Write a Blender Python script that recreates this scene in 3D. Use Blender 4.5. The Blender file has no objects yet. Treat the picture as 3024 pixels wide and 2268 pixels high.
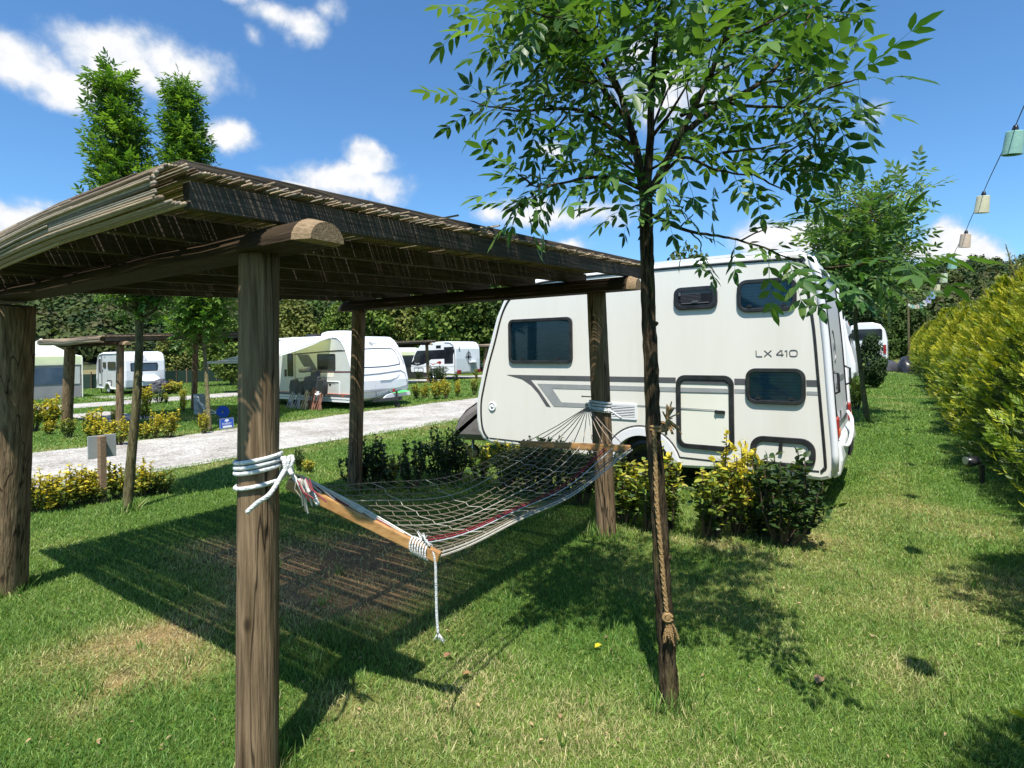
import bpy, math, random
import numpy as np
from mathutils import Vector, Matrix
C = bpy.context.scene.collection
SC = bpy.context.scene
R = math.radians
rng = np.random.default_rng(7)
random.seed(7)

# ------------------------------------------------------------------ camera, sky, sun, exposure
H = 1.62; FOC = 1668.0; PX, PY = 1512.0, 1035.0; ROLL = .014; YAW = R(34.2)
cam = bpy.data.cameras.new('camera'); camo = bpy.data.objects.new('camera', cam); C.objects.link(camo)
cam.sensor_width = 36; cam.lens = 36 * FOC / 3024; cam.shift_y = -(1134 - PY) / 3024
cam.clip_start = .05; cam.clip_end = 3000
camo.matrix_world = Matrix.Translation((0, 0, H)) @ Matrix.Rotation(YAW, 4, 'Z') @ Matrix.Rotation(R(90), 4, 'X') @ Matrix.Rotation(-ROLL, 4, 'Z')
SC.camera = camo
SC.view_settings.view_transform = 'Standard'; SC.view_settings.look = 'None'
SC.view_settings.exposure = 0.72; SC.view_settings.gamma = 1
# shadows run towards SH per metre of height
SH = np.array([-.212, .4200])
SUN_EL = math.atan(1 / np.hypot(*SH))
to_sun = np.array([-SH[0], -SH[1], 1.0]); to_sun /= np.linalg.norm(to_sun)
SUN_AZ = math.atan2(to_sun[0], to_sun[1])          # clockwise from +Y
sl = bpy.data.lights.new('sun', 'SUN'); slo = bpy.data.objects.new('sun', sl); C.objects.link(slo)
sl.energy = 5.0; sl.angle = R(.53); sl.color = (1, .955, .88)
slo.rotation_euler = Vector(to_sun).to_track_quat('Z', 'Y').to_euler()

fr = np.array([math.cos(YAW), math.sin(YAW), 0]); fd = np.array([-math.sin(YAW), math.cos(YAW), 0])
OO = np.array([0, 0, H])
def ray(x, y):
    a = x - PX; b = -(y - PY); c, s = math.cos(ROLL), math.sin(ROLL)
    return (fr * (a * c + b * s) + np.array([0, 0, 1.]) * (-a * s + b * c)) / FOC + fd
def at_ground(x, y, z=0.):
    v = ray(x, y); return OO + v * ((z - H) / v[2])
def at_x(x, y, X): v = ray(x, y); return OO + v * (X / v[0])
def at_y(x, y, Y): v = ray(x, y); return OO + v * (Y / v[1])
def at_d(x, y, Z): return OO + ray(x, y) * Z
K = 3024 / 2212

W = bpy.data.worlds.new('World'); SC.world = W; W.use_nodes = True
def build_world():
    nt = W.node_tree; N = nt.nodes; L = nt.links; N.clear()
    out = N.new('ShaderNodeOutputWorld'); bg = N.new('ShaderNodeBackground'); L.new(bg.outputs[0], out.inputs[0])
    sky = N.new('ShaderNodeTexSky'); sky.sky_type = 'NISHITA'; sky.sun_disc = False
    sky.sun_elevation = SUN_EL; sky.sun_rotation = SUN_AZ; sky.air_density = 1.0; sky.dust_density = .6; sky.ozone_density = 2.2
    bg.inputs[1].default_value = .076
    tc = N.new('ShaderNodeTexCoord'); v = tc.outputs['Generated']
    def noise(vec, sc, det, rough=.55):
        n = N.new('ShaderNodeTexNoise'); n.inputs['Scale'].default_value = sc; n.inputs['Detail'].default_value = det
        n.inputs['Roughness'].default_value = rough; L.new(vec, n.inputs['Vector']); return n
    def vm(op, a, b=None, s=None):
        n = N.new('ShaderNodeVectorMath'); n.operation = op
        L.new(a, n.inputs[0])
        if b is not None:
            if isinstance(b, tuple): n.inputs[1].default_value = b
            else: L.new(b, n.inputs[1])
        if s is not None: n.inputs['Scale'].default_value = s
        return n.outputs[0] if op != 'LENGTH' else n.outputs['Value']
    def mt(op, a, b, clamp=False):
        n = N.new('ShaderNodeMath'); n.operation = op; n.use_clamp = clamp
        for i, q in enumerate((a, b)):
            if q is None: continue
            if isinstance(q, (int, float)): n.inputs[i].default_value = q
            else: L.new(q, n.inputs[i])
        return n.outputs[0]
    def ramp(x, a, b):
        n = N.new('ShaderNodeMapRange'); n.interpolation_type = 'SMOOTHSTEP'; L.new(x, n.inputs[0])
        n.inputs[1].default_value = a; n.inputs[2].default_value = b; return n.outputs[0]
    nz = noise(v, 9, 5); w = vm('SUBTRACT', nz.outputs['Color'], (.5, .5, .5)); w = vm('SCALE', w, s=.07); vw = vm('ADD', v, w)
    # (x, y, rx, ry, strength) in the photograph's pixels, turned into directions
    cl = [(30, 190, 200, 90, .95), (330, 170, 180, 105, 1.15), (520, 190, 190, 85, 1.0), (200, 250, 220, 65, .85), (430, 230, 120, 60, .9), (620, 205, 70, 55, .7),
          (800, 40, 110, 50, .75), (900, 75, 90, 55, .85), (990, 20, 60, 40, .45), (750, 115, 40, 40, .45), (690, -20, 120, 40, .7),
          (665, 405, 85, 62, 1.1), (1010, 530, 215, 62, 1.25), (1085, 480, 90, 60, 1.25), (870, 540, 85, 30, 1.0), (1090, 625, 70, 25, .9),
          (60, 670, 220, 75, 1.25), (-60, 720, 240, 85, 1.2), (150, 610, 90, 35, .4), (1690, 722, 68, 24, .9), (1620, 450, 55, 36, .85), (1660, 635, 230, 50, .95), (1440, 640, 70, 40, .85),
          (2820, 705, 80, 62, 1.25), (2880, 755, 110, 55, 1.2), (2730, 745, 120, 40, 1.0), (2330, 700, 190, 70, 1.25), (2240, 720, 100, 50, 1.0),
          (2572, 328, 52, 38, .4), (2655, 512, 42, 30, .38), (1960, 280, 190, 130, .75), (1900, 160, 90, 60, .7), (30, 1420, 40, 30, .0), (1260, 720, 60, 16, .3)]
    dens = None
    for (x, y, rx, ry, st) in cl:
        if st <= 0: continue
        d = ray(x, y); ln = np.linalg.norm(d); d = Vector(d / ln)
        m = N.new('ShaderNodeMapping'); m.vector_type = 'TEXTURE'
        zz = -d; xx = Vector((0, 0, 1)).cross(zz).normalized(); yy = zz.cross(xx)
        m.inputs['Location'].default_value = d
        m.inputs['Rotation'].default_value = Matrix((xx, yy, zz)).transposed().to_euler()
        m.inputs['Scale'].default_value = (1.16 * rx / FOC / ln, 1.16 * ry / FOC / ln, .6)
        L.new(vw, m.inputs['Vector'])
        f = mt('SUBTRACT', 1.0, vm('LENGTH', m.outputs[0])); f = mt('MULTIPLY', f, st)
        dens = f if dens is None else mt('MAXIMUM', dens, f)
    n2 = noise(v, 16, 9, .6)
    d2 = mt('ADD', dens, mt('MULTIPLY', mt('SUBTRACT', n2.outputs[0], .5), 1.15))
    mask = ramp(d2, .03, .75)
    n3 = noise(vm('ADD', v, (.0, -.0, .014)), 16, 9, .6)
    sh = mt('MULTIPLY', mt('SUBTRACT', n2.outputs[0], n3.outputs[0]), 2.4)
    sh = mt('ADD', sh, ramp(d2, .1, .8)); sh = mt('MULTIPLY', sh, 1.0, True)
    ccol = N.new('ShaderNodeMixRGB'); ccol.inputs[1].default_value = (5.2, 6.0, 7.0, 1); ccol.inputs[2].default_value = (8.0, 8.05, 8.2, 1); L.new(sh, ccol.inputs[0])
    gain = N.new('ShaderNodeMixRGB'); gain.blend_type = 'MULTIPLY'; gain.inputs[0].default_value = 1; L.new(sky.outputs[0], gain.inputs[1]); gain.inputs[2].default_value = (.80, 1.24, 1.55, 1)
    mx = N.new('ShaderNodeMixRGB'); L.new(mask, mx.inputs[0]); L.new(gain.outputs[0], mx.inputs[1]); L.new(ccol.outputs[0], mx.inputs[2])
    L.new(mx.outputs[0], bg.inputs[0])
build_world()

# ------------------------------------------------------------------ materials
def new_mat(name):
    m = bpy.data.materials.new(name); m.use_nodes = True; nt = m.node_tree; nt.nodes.clear()
    o = nt.nodes.new('ShaderNodeOutputMaterial'); return m, nt, o
def MAT(name, c1, c2=None, scale=6, stretch=(1, 1, 1), rough=.6, spec=.4, bump=0., bscale=None, metal=0., detail=6, attr=False, c3=None, coat=0., transl=0., lo=.35, hi=.65, vein=None):
    """noise between two colours (times the colour attribute when attr), optional third colour in streaks, bump"""
    m, nt, o = new_mat(name); N = nt.nodes; L = nt.links
    p = N.new('ShaderNodeBsdfPrincipled'); p.inputs['Roughness'].default_value = rough; p.inputs['Metallic'].default_value = metal
    p.inputs['Specular IOR Level'].default_value = spec; p.inputs['Coat Weight'].default_value = coat
    tc = N.new('ShaderNodeTexCoord'); mp = N.new('ShaderNodeMapping'); mp.inputs['Scale'].default_value = stretch; L.new(tc.outputs['Object'], mp.inputs[0])
    c2 = c2 or c1
    nz = N.new('ShaderNodeTexNoise'); nz.inputs['Scale'].default_value = scale; nz.inputs['Detail'].default_value = detail; nz.inputs['Roughness'].default_value = .62; L.new(mp.outputs[0], nz.inputs[0])
    rp = N.new('ShaderNodeValToRGB'); rp.color_ramp.elements[0].position = lo; rp.color_ramp.elements[1].position = hi
    rp.color_ramp.elements[0].color = (*c1, 1); rp.color_ramp.elements[1].color = (*c2, 1); L.new(nz.outputs[0], rp.inputs[0])
    col = rp.outputs[0]
    if c3:
        n3 = N.new('ShaderNodeTexNoise'); n3.inputs['Scale'].default_value = scale * .31; n3.inputs['Detail'].default_value = 5; L.new(mp.outputs[0], n3.inputs[0])
        r3 = N.new('ShaderNodeMapRange'); r3.inputs[1].default_value = .55; r3.inputs[2].default_value = .72; L.new(n3.outputs[0], r3.inputs[0])
        mx = N.new('ShaderNodeMixRGB'); L.new(r3.outputs[0], mx.inputs[0]); L.new(col, mx.inputs[1]); mx.inputs[2].default_value = (*c3, 1); col = mx.outputs[0]
    if vein:            # long drying cracks and round knots
        m2 = N.new('ShaderNodeMapping'); m2.inputs['Scale'].default_value = vein; L.new(tc.outputs['Object'], m2.inputs[0])
        n4 = N.new('ShaderNodeTexNoise'); n4.inputs['Scale'].default_value = 1; n4.inputs['Detail'].default_value = 3; L.new(m2.outputs[0], n4.inputs[0])
        a1 = N.new('ShaderNodeMath'); a1.operation = 'SUBTRACT'; a1.inputs[1].default_value = .5; L.new(n4.outputs[0], a1.inputs[0]); a2 = N.new('ShaderNodeMath'); a2.operation = 'ABSOLUTE'; L.new(a1.outputs[0], a2.inputs[0])
        r4 = N.new('ShaderNodeMapRange'); r4.inputs[1].default_value = .004; r4.inputs[2].default_value = .016; r4.inputs[3].default_value = .22; r4.inputs[4].default_value = 1; L.new(a2.outputs[0], r4.inputs[0])
        m3 = N.new('ShaderNodeMapping'); m3.inputs['Scale'].default_value = (9, 9, 4.5); L.new(tc.outputs['Object'], m3.inputs[0]); vo = N.new('ShaderNodeTexVoronoi'); vo.inputs['Scale'].default_value = 1; L.new(m3.outputs[0], vo.inputs[0])
        r5 = N.new('ShaderNodeMapRange'); r5.inputs[1].default_value = .06; r5.inputs[2].default_value = .17; r5.inputs[3].default_value = .35; r5.inputs[4].default_value = 1; L.new(vo.outputs['Distance'], r5.inputs[0])
        mm = N.new('ShaderNodeMath'); mm.operation = 'MULTIPLY'; L.new(r4.outputs[0], mm.inputs[0]); L.new(r5.outputs[0], mm.inputs[1])
        mx = N.new('ShaderNodeMixRGB'); mx.blend_type = 'MULTIPLY'; mx.inputs[0].default_value = 1; L.new(col, mx.inputs[1]); L.new(mm.outputs[0], mx.inputs[2]); col = mx.outputs[0]
    if attr:
        at = N.new('ShaderNodeVertexColor'); at.layer_name = 'Col'
        mx = N.new('ShaderNodeMixRGB'); mx.blend_type = 'MULTIPLY'; mx.inputs[0].default_value = 1; L.new(col, mx.inputs[1]); L.new(at.outputs[0], mx.inputs[2]); col = mx.outputs[0]
    L.new(col, p.inputs['Base Color'])
    if bump:
        nb = N.new('ShaderNodeTexNoise'); nb.inputs['Scale'].default_value = bscale or scale * 2; nb.inputs['Detail'].default_value = 6; L.new(mp.outputs[0], nb.inputs[0])
        b = N.new('ShaderNodeBump'); b.inputs['Strength'].default_value = bump; b.inputs['Distance'].default_value = .02; L.new(nb.outputs[0], b.inputs['Height']); L.new(b.outputs[0], p.inputs['Normal'])
    if transl:
        t = N.new('ShaderNodeBsdfTranslucent'); g = N.new('ShaderNodeMixRGB'); g.blend_type = 'MULTIPLY'; g.inputs[0].default_value = 1
        L.new(col, g.inputs[1]); g.inputs[2].default_value = (1.7, 1.75, .7, 1); L.new(g.outputs[0], t.inputs[0])
        ms = N.new('ShaderNodeMixShader'); ms.inputs[0].default_value = transl; L.new(p.outputs[0], ms.inputs[1]); L.new(t.outputs[0], ms.inputs[2]); L.new(ms.outputs[0], o.inputs[0])
    else: L.new(p.outputs[0], o.inputs[0])
    return m
W1 = (1, 1, 1)
m_post = MAT('weathered_post', (.066, .040, .020), (.29, .20, .115), 2.2, (26, 26, 1.3), .85, .15, .8, 3, c3=(.060, .036, .018), lo=.25, hi=.70, vein=(11, 11, .7))
m_raft = MAT('weathered_board', (.030, .024, .018), (.115, .092, .070), 2.5, (22, 1.2, 22), .85, .15, .4, 4, lo=.25, hi=.7)
m_beam = MAT('half_log', (.014, .009, .005), (.060, .040, .022), 2.5, (1.2, 20, 20), .85, .15, .5, 4, lo=.25, hi=.7)
m_cut = MAT('cut_log_end', (.15, .10, .055), (.28, .20, .115), 5, (4, 22, 22), .8, .2, .3)
m_reed = MAT('reed_cane', (.75, .72, .68), W1, 9, (2, 20, 20), .65, .25, .2, attr=True)
m_bark = MAT('dark_bark', (.012, .008, .005), (.13, .095, .055), 3, (20, 20, 3.0), .9, .1, 1.0, 5, c3=(.13, .11, .045), lo=.36, hi=.72)
m_bark2 = MAT('green_brown_bark', (.055, .045, .022), (.17, .15, .075), 3, (14, 14, 3), .9, .1, .6, 5)
m_leaf = MAT('ash_leaf', (.8, .85, .8), (1.1, 1.1, 1.0), 3, rough=.42, spec=.3, attr=True, transl=.34)
m_fol = MAT('foliage', (.75, .8, .75), W1, 2, rough=.5, spec=.35, attr=True, transl=.22)
m_far = MAT('far_foliage', (.85, .95, .8), (1.15, 1.2, 1.0), .6, rough=.7, spec=.15, attr=True, transl=.12)
m_grass = MAT('grass_blade', W1, W1, 2, rough=.55, spec=.3, attr=True, transl=.3)
m_stem = MAT('shrub_stem', (.05, .035, .02), (.12, .085, .05), 20, rough=.9)
m_white = MAT('white_bodywork', (.685, .66, .585), (.725, .70, .63), .9, (6, 6, .5), .38, .5, lo=.2, hi=.55, c3=(.65, .62, .54))
m_gloss = MAT('white_plastic_trim', (.70, .705, .72), (.75, .75, .76), 2, rough=.28, spec=.5)
m_cream = MAT('cream_panel', (.72, .71, .60), (.76, .75, .66), 1.5, rough=.4)
m_side = MAT('grey_white_side', (.44, .46, .45), (.50, .52, .51), 1.5, rough=.4)
m_rub = MAT('black_rubber', (.012, .012, .013), (.03, .03, .032), 8, rough=.30, spec=.5)
m_dark = MAT('dark_hollow', (.008, .008, .008), (.014, .013, .012), 3, rough=.9)
m_decal = MAT('charcoal_decal', (.075, .075, .08), (.10, .10, .105), 6, rough=.35)
m_decal2 = MAT('grey_decal', (.26, .27, .27), (.31, .32, .32), 6, rough=.35)
m_slat = MAT('blue_blind', (.26, .42, .50), (.34, .52, .60), 6, rough=.35)
m_chrome = MAT('galvanised_steel', (.42, .44, .46), (.58, .6, .62), 12, rough=.35, metal=.9)
m_red = MAT('red_plastic', (.24, .02, .02), (.3, .03, .025), 6, rough=.3)
m_amber = MAT('amber_plastic', (.6, .12, .03), (.65, .18, .05), 6, rough=.3)
m_rope = MAT('white_rope', (.48, .5, .5), (.78, .78, .74), 60, (1, 1, 3), .9, .1, .6, 90)
m_jute = MAT('jute_rope', (.26, .16, .07), (.46, .31, .15), 40, (1, 1, 3), .95, .1, .8, 120)
m_net = MAT('net_cord', (.8, .8, .8), W1, 40, rough=.85, attr=True)
m_bar = MAT('varnished_pine', (.30, .15, .055), (.46, .26, .10), 3, (2, 14, 14), .35, .5, .1)
m_grav = None
m_tw = MAT('white_canvas', (.70, .71, .72), (.77, .77, .78), 2, rough=.7, transl=.38)
m_tg = MAT('grey_canvas', (.25, .235, .23), (.30, .285, .28), 2, rough=.8, bump=.3, bscale=5)
m_cover = MAT('taupe_cover', (.12, .105, .095), (.17, .15, .14), 3, rough=.7, bump=.6, bscale=5)
m_bcover = MAT('charcoal_cover', (.03, .03, .035), (.07, .07, .08), 4, rough=.5, bump=.6, bscale=6)
m_blue = MAT('blue_sign', (.02, .09, .42), (.03, .11, .46), 3, rough=.4)
m_signw = MAT('sign_white', (.75, .78, .8), (.8, .82, .84), 5, rough=.4)
m_board = MAT('grey_board', (.30, .32, .31), (.36, .38, .37), 4, rough=.55)
m_mesh = MAT('green_fence_mesh', (.012, .035, .022), (.025, .055, .035), 4, (1, 1, 6), rough=.8)
m_cable = MAT('blue_black_cable', (.015, .015, .035), (.025, .025, .05), 8, rough=.5)
m_tan = MAT('brown_plank', (.16, .10, .06), (.26, .18, .11), 4, (2, 14, 14), .8)
def glass_mat(name, tint, base):
    m, nt, o = new_mat(name); N = nt.nodes; L = nt.links
    tr = N.new('ShaderNodeBsdfTransparent'); tr.inputs[0].default_value = (*tint, 1)
    gl = N.new('ShaderNodeBsdfGlossy'); gl.inputs[0].default_value = (.9, .95, 1, 1); gl.inputs['Roughness'].default_value = .04
    fz = N.new('ShaderNodeFresnel'); fz.inputs[0].default_value = base; ms = N.new('ShaderNodeMixShader')
    L.new(fz.outputs[0], ms.inputs[0]); L.new(tr.outputs[0], ms.inputs[1]); L.new(gl.outputs[0], ms.inputs[2]); L.new(ms.outputs[0], o.inputs[0]); return m
m_glass = glass_mat('tinted_window', (.42, .55, .6), 1.5)
m_dglass = MAT('dark_glass', (.008, .01, .014), (.02, .022, .028), 1.2, rough=.06, spec=.6)
m_bglass = MAT('blue_grey_glass', (.05, .08, .12), (.09, .13, .18), 1.2, rough=.1, spec=.6)
def shade_mat(name, c): return MAT(name, tuple(x * .85 for x in c), c, 14, rough=.75, spec=.2, bump=.1, bscale=40, transl=.15)

# ------------------------------------------------------------------ mesh helpers
def base_of(parent): return np.array(parent.location) if parent is not None else np.zeros(3)
def tag(o, label=None, cat=None, group=None, kind=None):
    if label: o['label'] = label
    if cat: o['category'] = cat
    if group: o['group'] = group
    if kind: o['kind'] = kind
    return o
def thing(name, label, cat, loc=(0, 0, 0), group=None):
    o = bpy.data.objects.new(name, None); C.objects.link(o); o.location = loc; o.empty_display_size = .1
    return tag(o, label, cat, group)
def root_base(parent):
    b = np.zeros(3); p = parent
    while p is not None: b = b + np.array(p.location); p = p.parent
    return b
def link_mesh(name, me, parent, mats, smooth=False):
    for m in (mats if isinstance(mats, (list, tuple)) else [mats]): me.materials.append(m)
    if smooth: me.polygons.foreach_set('use_smooth', [True] * len(me.polygons))
    o = bpy.data.objects.new(name, me); C.objects.link(o); o.parent = parent; return o
class MB:
    def __init__(s): s.v = []; s.f = []; s.m = []; s.c = []; s.mi = 0; s.col = (1, 1, 1)
    def add(s, vs, fs):
        n = len(s.v); s.v += [tuple(map(float, q)) for q in vs]; s.c += [s.col] * len(vs)
        for f in fs: s.f.append(tuple(i + n for i in f)); s.m.append(s.mi)
        return s
    def box(s, c, d, rot=None):
        c = Vector(c); vs = []
        for x in (-.5, .5):
            for y in (-.5, .5):
                for z in (-.5, .5):
                    q = Vector((x * d[0], y * d[1], z * d[2])); q = rot @ q if rot is not None else q; vs.append(q + c)
        return s.add(vs, [(0, 1, 3, 2), (4, 6, 7, 5), (0, 4, 5, 1), (2, 3, 7, 6), (0, 2, 6, 4), (1, 5, 7, 3)])
    def beam(s, a, b, w, h, up=(0, 0, 1)):
        a = Vector(a); b = Vector(b); t = (b - a).normalized(); x = t.cross(Vector(up)).normalized(); z = x.cross(t)
        vs = [p + x * (w / 2 * i) + z * (h / 2 * j) for p in (a, b) for i, j in ((-1, -1), (1, -1), (1, 1), (-1, 1))]
        return s.add(vs, [(0, 1, 2, 3), (7, 6, 5, 4), (0, 4, 5, 1), (1, 5, 6, 2), (2, 6, 7, 3), (3, 7, 4, 0)])
    def tube(s, pts, rad, n=8, caps=True, closed=False, wob=0.):
        pts = [Vector(p) for p in pts]; k = len(pts); rad = rad if isinstance(rad, (list, tuple, np.ndarray)) else [rad] * k
        vs = []; x = None
        for i, p in enumerate(pts):
            t = (pts[(i + 1) % k] - pts[i - 1]) if closed else (pts[min(i + 1, k - 1)] - pts[max(i - 1, 0)])
            t.normalize()
            if x is None: x = t.orthogonal().normalized()
            x = (x - t * x.dot(t))
            if x.length < 1e-6: x = t.orthogonal()
            x.normalize(); y = t.cross(x)
            for j in range(n):
                a = 2 * math.pi * j / n; r = rad[i] * (1 + (random.uniform(-wob, wob) if wob else 0)); vs.append(p + x * (math.cos(a) * r) + y * (math.sin(a) * r))
        fs = []
        for i in range(k if closed else k - 1):
            for j in range(n): fs.append((i * n + j, i * n + (j + 1) % n, ((i + 1) % k) * n + (j + 1) % n, ((i + 1) % k) * n + j))
        if caps and not closed: fs += [tuple(range(n - 1, -1, -1)), tuple((k - 1) * n + j for j in range(n))]
        return s.add(vs, fs)
    def lathe(s, c, prof, n=20, axis=(0, 0, 1)):
        a = Vector(axis).normalized(); x = a.orthogonal().normalized(); y = a.cross(x); c = Vector(c); vs = []
        for r, h in prof:
            for j in range(n): t = 2 * math.pi * j / n; vs.append(c + a * h + x * (r * math.cos(t)) + y * (r * math.sin(t)))
        return s.add(vs, [(i * n + j, i * n + (j + 1) % n, (i + 1) * n + (j + 1) % n, (i + 1) * n + j) for i in range(len(prof) - 1) for j in range(n)])
    def prism(s, loop, off):
        k = len(loop); loop = [Vector(p) for p in loop]; off = Vector(off)
        return s.add(loop + [p + off for p in loop], [tuple(range(k)), tuple(range(2 * k - 1, k - 1, -1))] + [(i, i + k, (i + 1) % k + k, (i + 1) % k) for i in range(k)])
    def ring(s, outer, inner, off):
        k = len(outer); off = Vector(off); vs = [Vector(p) for p in outer] + [Vector(p) for p in inner]; vs += [p + off for p in vs]; fs = []
        for i in range(k):
            j = (i + 1) % k
            fs += [(2 * k + i, 2 * k + j, 3 * k + j, 3 * k + i), (i, k + i, k + j, j), (i, j, 2 * k + j, 2 * k + i), (k + i, 3 * k + i, 3 * k + j, k + j)]
        return s.add(vs, fs)
    def build(s, name, mats, parent=None, smooth=False, colors=False, fix=True):
        b = root_base(parent); me = bpy.data.meshes.new(name)
        me.from_pydata([(x - b[0], y - b[1], z - b[2]) for x, y, z in s.v], [], s.f)
        if any(s.m): me.polygons.foreach_set('material_index', s.m)
        if colors:
            ca = me.color_attributes.new('Col', 'FLOAT_COLOR', 'POINT'); ca.data.foreach_set('color', np.array([(*c, 1) for c in s.c], np.float32).ravel())
        if fix:
            import bmesh
            bm = bmesh.new(); bm.from_mesh(me); bmesh.ops.recalc_face_normals(bm, faces=bm.faces); bm.to_mesh(me); bm.free()
        o = link_mesh(name, me, parent, mats, smooth)
        return o
def bevel(o, w=.004, seg=2):
    m = o.modifiers.new('edge', 'BEVEL'); m.width = w; m.segments = seg; m.limit_method = 'ANGLE'; return o
def np_mesh(name, V, T, mat, cols=None, parent=None, smooth=False):
    V = np.asarray(V, np.float32) - root_base(parent).astype(np.float32); T = np.asarray(T, np.int32); k = T.shape[1]
    me = bpy.data.meshes.new(name); me.vertices.add(len(V)); me.vertices.foreach_set('co', V.ravel())
    me.loops.add(T.size); me.loops.foreach_set('vertex_index', T.ravel()); me.polygons.add(len(T))
    me.polygons.foreach_set('loop_start', np.arange(0, T.size, k, dtype=np.int32))
    me.update(calc_edges=True)
    if cols is not None:
        c = np.ones((len(V), 4), np.float32); c[:, :3] = cols
        ca = me.color_attributes.new('Col', 'FLOAT_COLOR', 'POINT'); ca.data.foreach_set('color', c.ravel())
    return link_mesh(name, me, parent, mat, smooth)
def unit(a): return a / np.maximum(np.linalg.norm(a, axis=-1, keepdims=True), 1e-9)
def frames(fwd, up):
    f = unit(np.asarray(fwd, float)); s = unit(np.cross(np.broadcast_to(up, f.shape), f)); n = np.cross(f, s)
    return np.stack([f, s, n], -1)          # columns: x forward, y side, z normal
def inst(tv, tt, pos, M, sc, col, tcol=None):
    pos = np.asarray(pos); m, n = len(pos), len(tv)
    sc = np.broadcast_to(np.asarray(sc, float).reshape(len(np.atleast_1d(sc)), -1), (m, 3)) if np.ndim(sc) else np.full((m, 3), sc)
    V = np.einsum('mij,mnj->mni', M, tv[None] * sc[:, None, :]) + pos[:, None, :]
    T = (tt[None] + (np.arange(m) * n)[:, None, None]).reshape(-1, tt.shape[1])
    Cc = np.repeat(np.asarray(col, float)[:, None, :], n, 1)
    if tcol is not None: Cc = Cc * tcol[None]
    return V.reshape(-1, 3), T, Cc.reshape(-1, 3)
def merge(parts):
    V, T, Cc, k = [], [], [], 0
    for v, t, c in parts: V.append(v); T.append(t + k); Cc.append(c); k += len(v)
    return np.concatenate(V), np.concatenate(T), np.concatenate(Cc)
def vnoise(x, y, seed=0):
    x = np.asarray(x, float); y = np.asarray(y, float); xi = np.floor(x).astype(np.int64); yi = np.floor(y).astype(np.int64); fx = x - xi; fy = y - yi
    def h(a, b):
        q = (a * 374761393 + b * 668265263 + seed * 1274126177) & 0xffffffff; q = ((q ^ (q >> 13)) * 1274126177) & 0xffffffff; return ((q ^ (q >> 16)) & 0xffff) / 65535.
    fx = fx * fx * (3 - 2 * fx); fy = fy * fy * (3 - 2 * fy)
    return (h(xi, yi) * (1 - fx) + h(xi + 1, yi) * fx) * (1 - fy) + (h(xi, yi + 1) * (1 - fx) + h(xi + 1, yi + 1) * fx) * fy
def fbm(x, y, seed=0, o=4):
    s = 0; a = .5; t = 0
    for i in range(o): s = s + a * vnoise(x * 2 ** i, y * 2 ** i, seed + i); t += a; a *= .55
    return s / t
def copy_tree(o, loc, rz=0., sc=1., parent=None):
    c = o.copy(); C.objects.link(c)
    if parent is None: c.location = loc; c.rotation_euler = (0, 0, rz); c.scale = (sc, sc, sc) if np.ndim(sc) == 0 else sc
    else: c.parent = parent
    for ch in list(o.children): copy_tree(ch, None, parent=c)
    return c
def rrect(w, h, r, n=6):
    pts = []
    for cx, cy, a0 in ((w / 2 - r, h / 2 - r, 0), (-w / 2 + r, h / 2 - r, 90), (-w / 2 + r, -h / 2 + r, 180), (w / 2 - r, -h / 2 + r, 270)):
        for i in range(n + 1): a = R(a0 + 90 * i / n); pts.append((cx + r * math.cos(a), cy + r * math.sin(a)))
    return pts

# ------------------------------------------------------------------ ground and grass colour field
def gauss(x, y, cx, cy, rx, ry): return np.exp(-((x - cx) / rx) ** 2 - ((y - cy) / ry) ** 2)
DRY = [(*at_ground(930, 1700)[:2], .75, .55, .9), (*at_ground(1120, 1640)[:2], .7, .6, .9), (*at_ground(760, 1640)[:2], .5, .4, .6), (*at_ground(480, 1880)[:2], .26, .34, .75), (*at_ground(560, 1960)[:2], .22, .16, .6),
       (*at_ground(350, 2010)[:2], .12, .1, .6), (*at_ground(240, 2100)[:2], .14, .1, .5), (*at_ground(850, 1760)[:2], .5, .3, .7), (*at_ground(1000, 2080)[:2], .2, .12, .6),
       (*at_ground(1900, 1575)[:2], .9, .12, .5), (*at_ground(2380, 1590)[:2], .22, .2, .5), (*at_ground(1030, 1730)[:2], .5, .3, .5), (*at_ground(2700, 1780)[:2], .35, .3, .3), (*at_ground(620, 1620)[:2], .4, .3, .5)]
STRAW = [(*at_ground(x, y)[:2], rx, ry, a) for x, y, rx, ry, a in ((1750, 2190, .8, .35, .42), (1380, 2080, .45, .45, .42), (2150, 2130, .5, .35, .34), (2300, 1900, .4, .3, .25), (1480, 1950, .3, .3, .3), (2750, 2000, .3, .3, .2))]
def straw(x, y):
    d = 0 * np.asarray(x, float)
    for cx, cy, rx, ry, a in STRAW: d = d + a * gauss(x, y, cx, cy, rx, ry)
    return d * (.4 + 1.2 * fbm(x * 2.7, y * 2.7, 15))
def dryness(x, y):
    x = np.asarray(x, float); y = np.asarray(y, float)
    d = .9 * np.clip(fbm(x * .8, y * .8, 3) - .55, 0, 1) * 1.8
    m = fbm(x * 3.1, y * 3.1, 11)
    for cx, cy, rx, ry, a in DRY: d = d + a * gauss(x, y, cx, cy, rx, ry) * (.35 + 1.2 * m)
    d = d + .55 * np.exp(-((x + 8.25) / .35) ** 2) * m + .5 * np.exp(-((x + 12.2) / .35) ** 2) * m
    far = np.clip((np.hypot(x, y) - 40) / 30, 0, 1); return np.clip(d + .25 * far, 0, 1)
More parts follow.
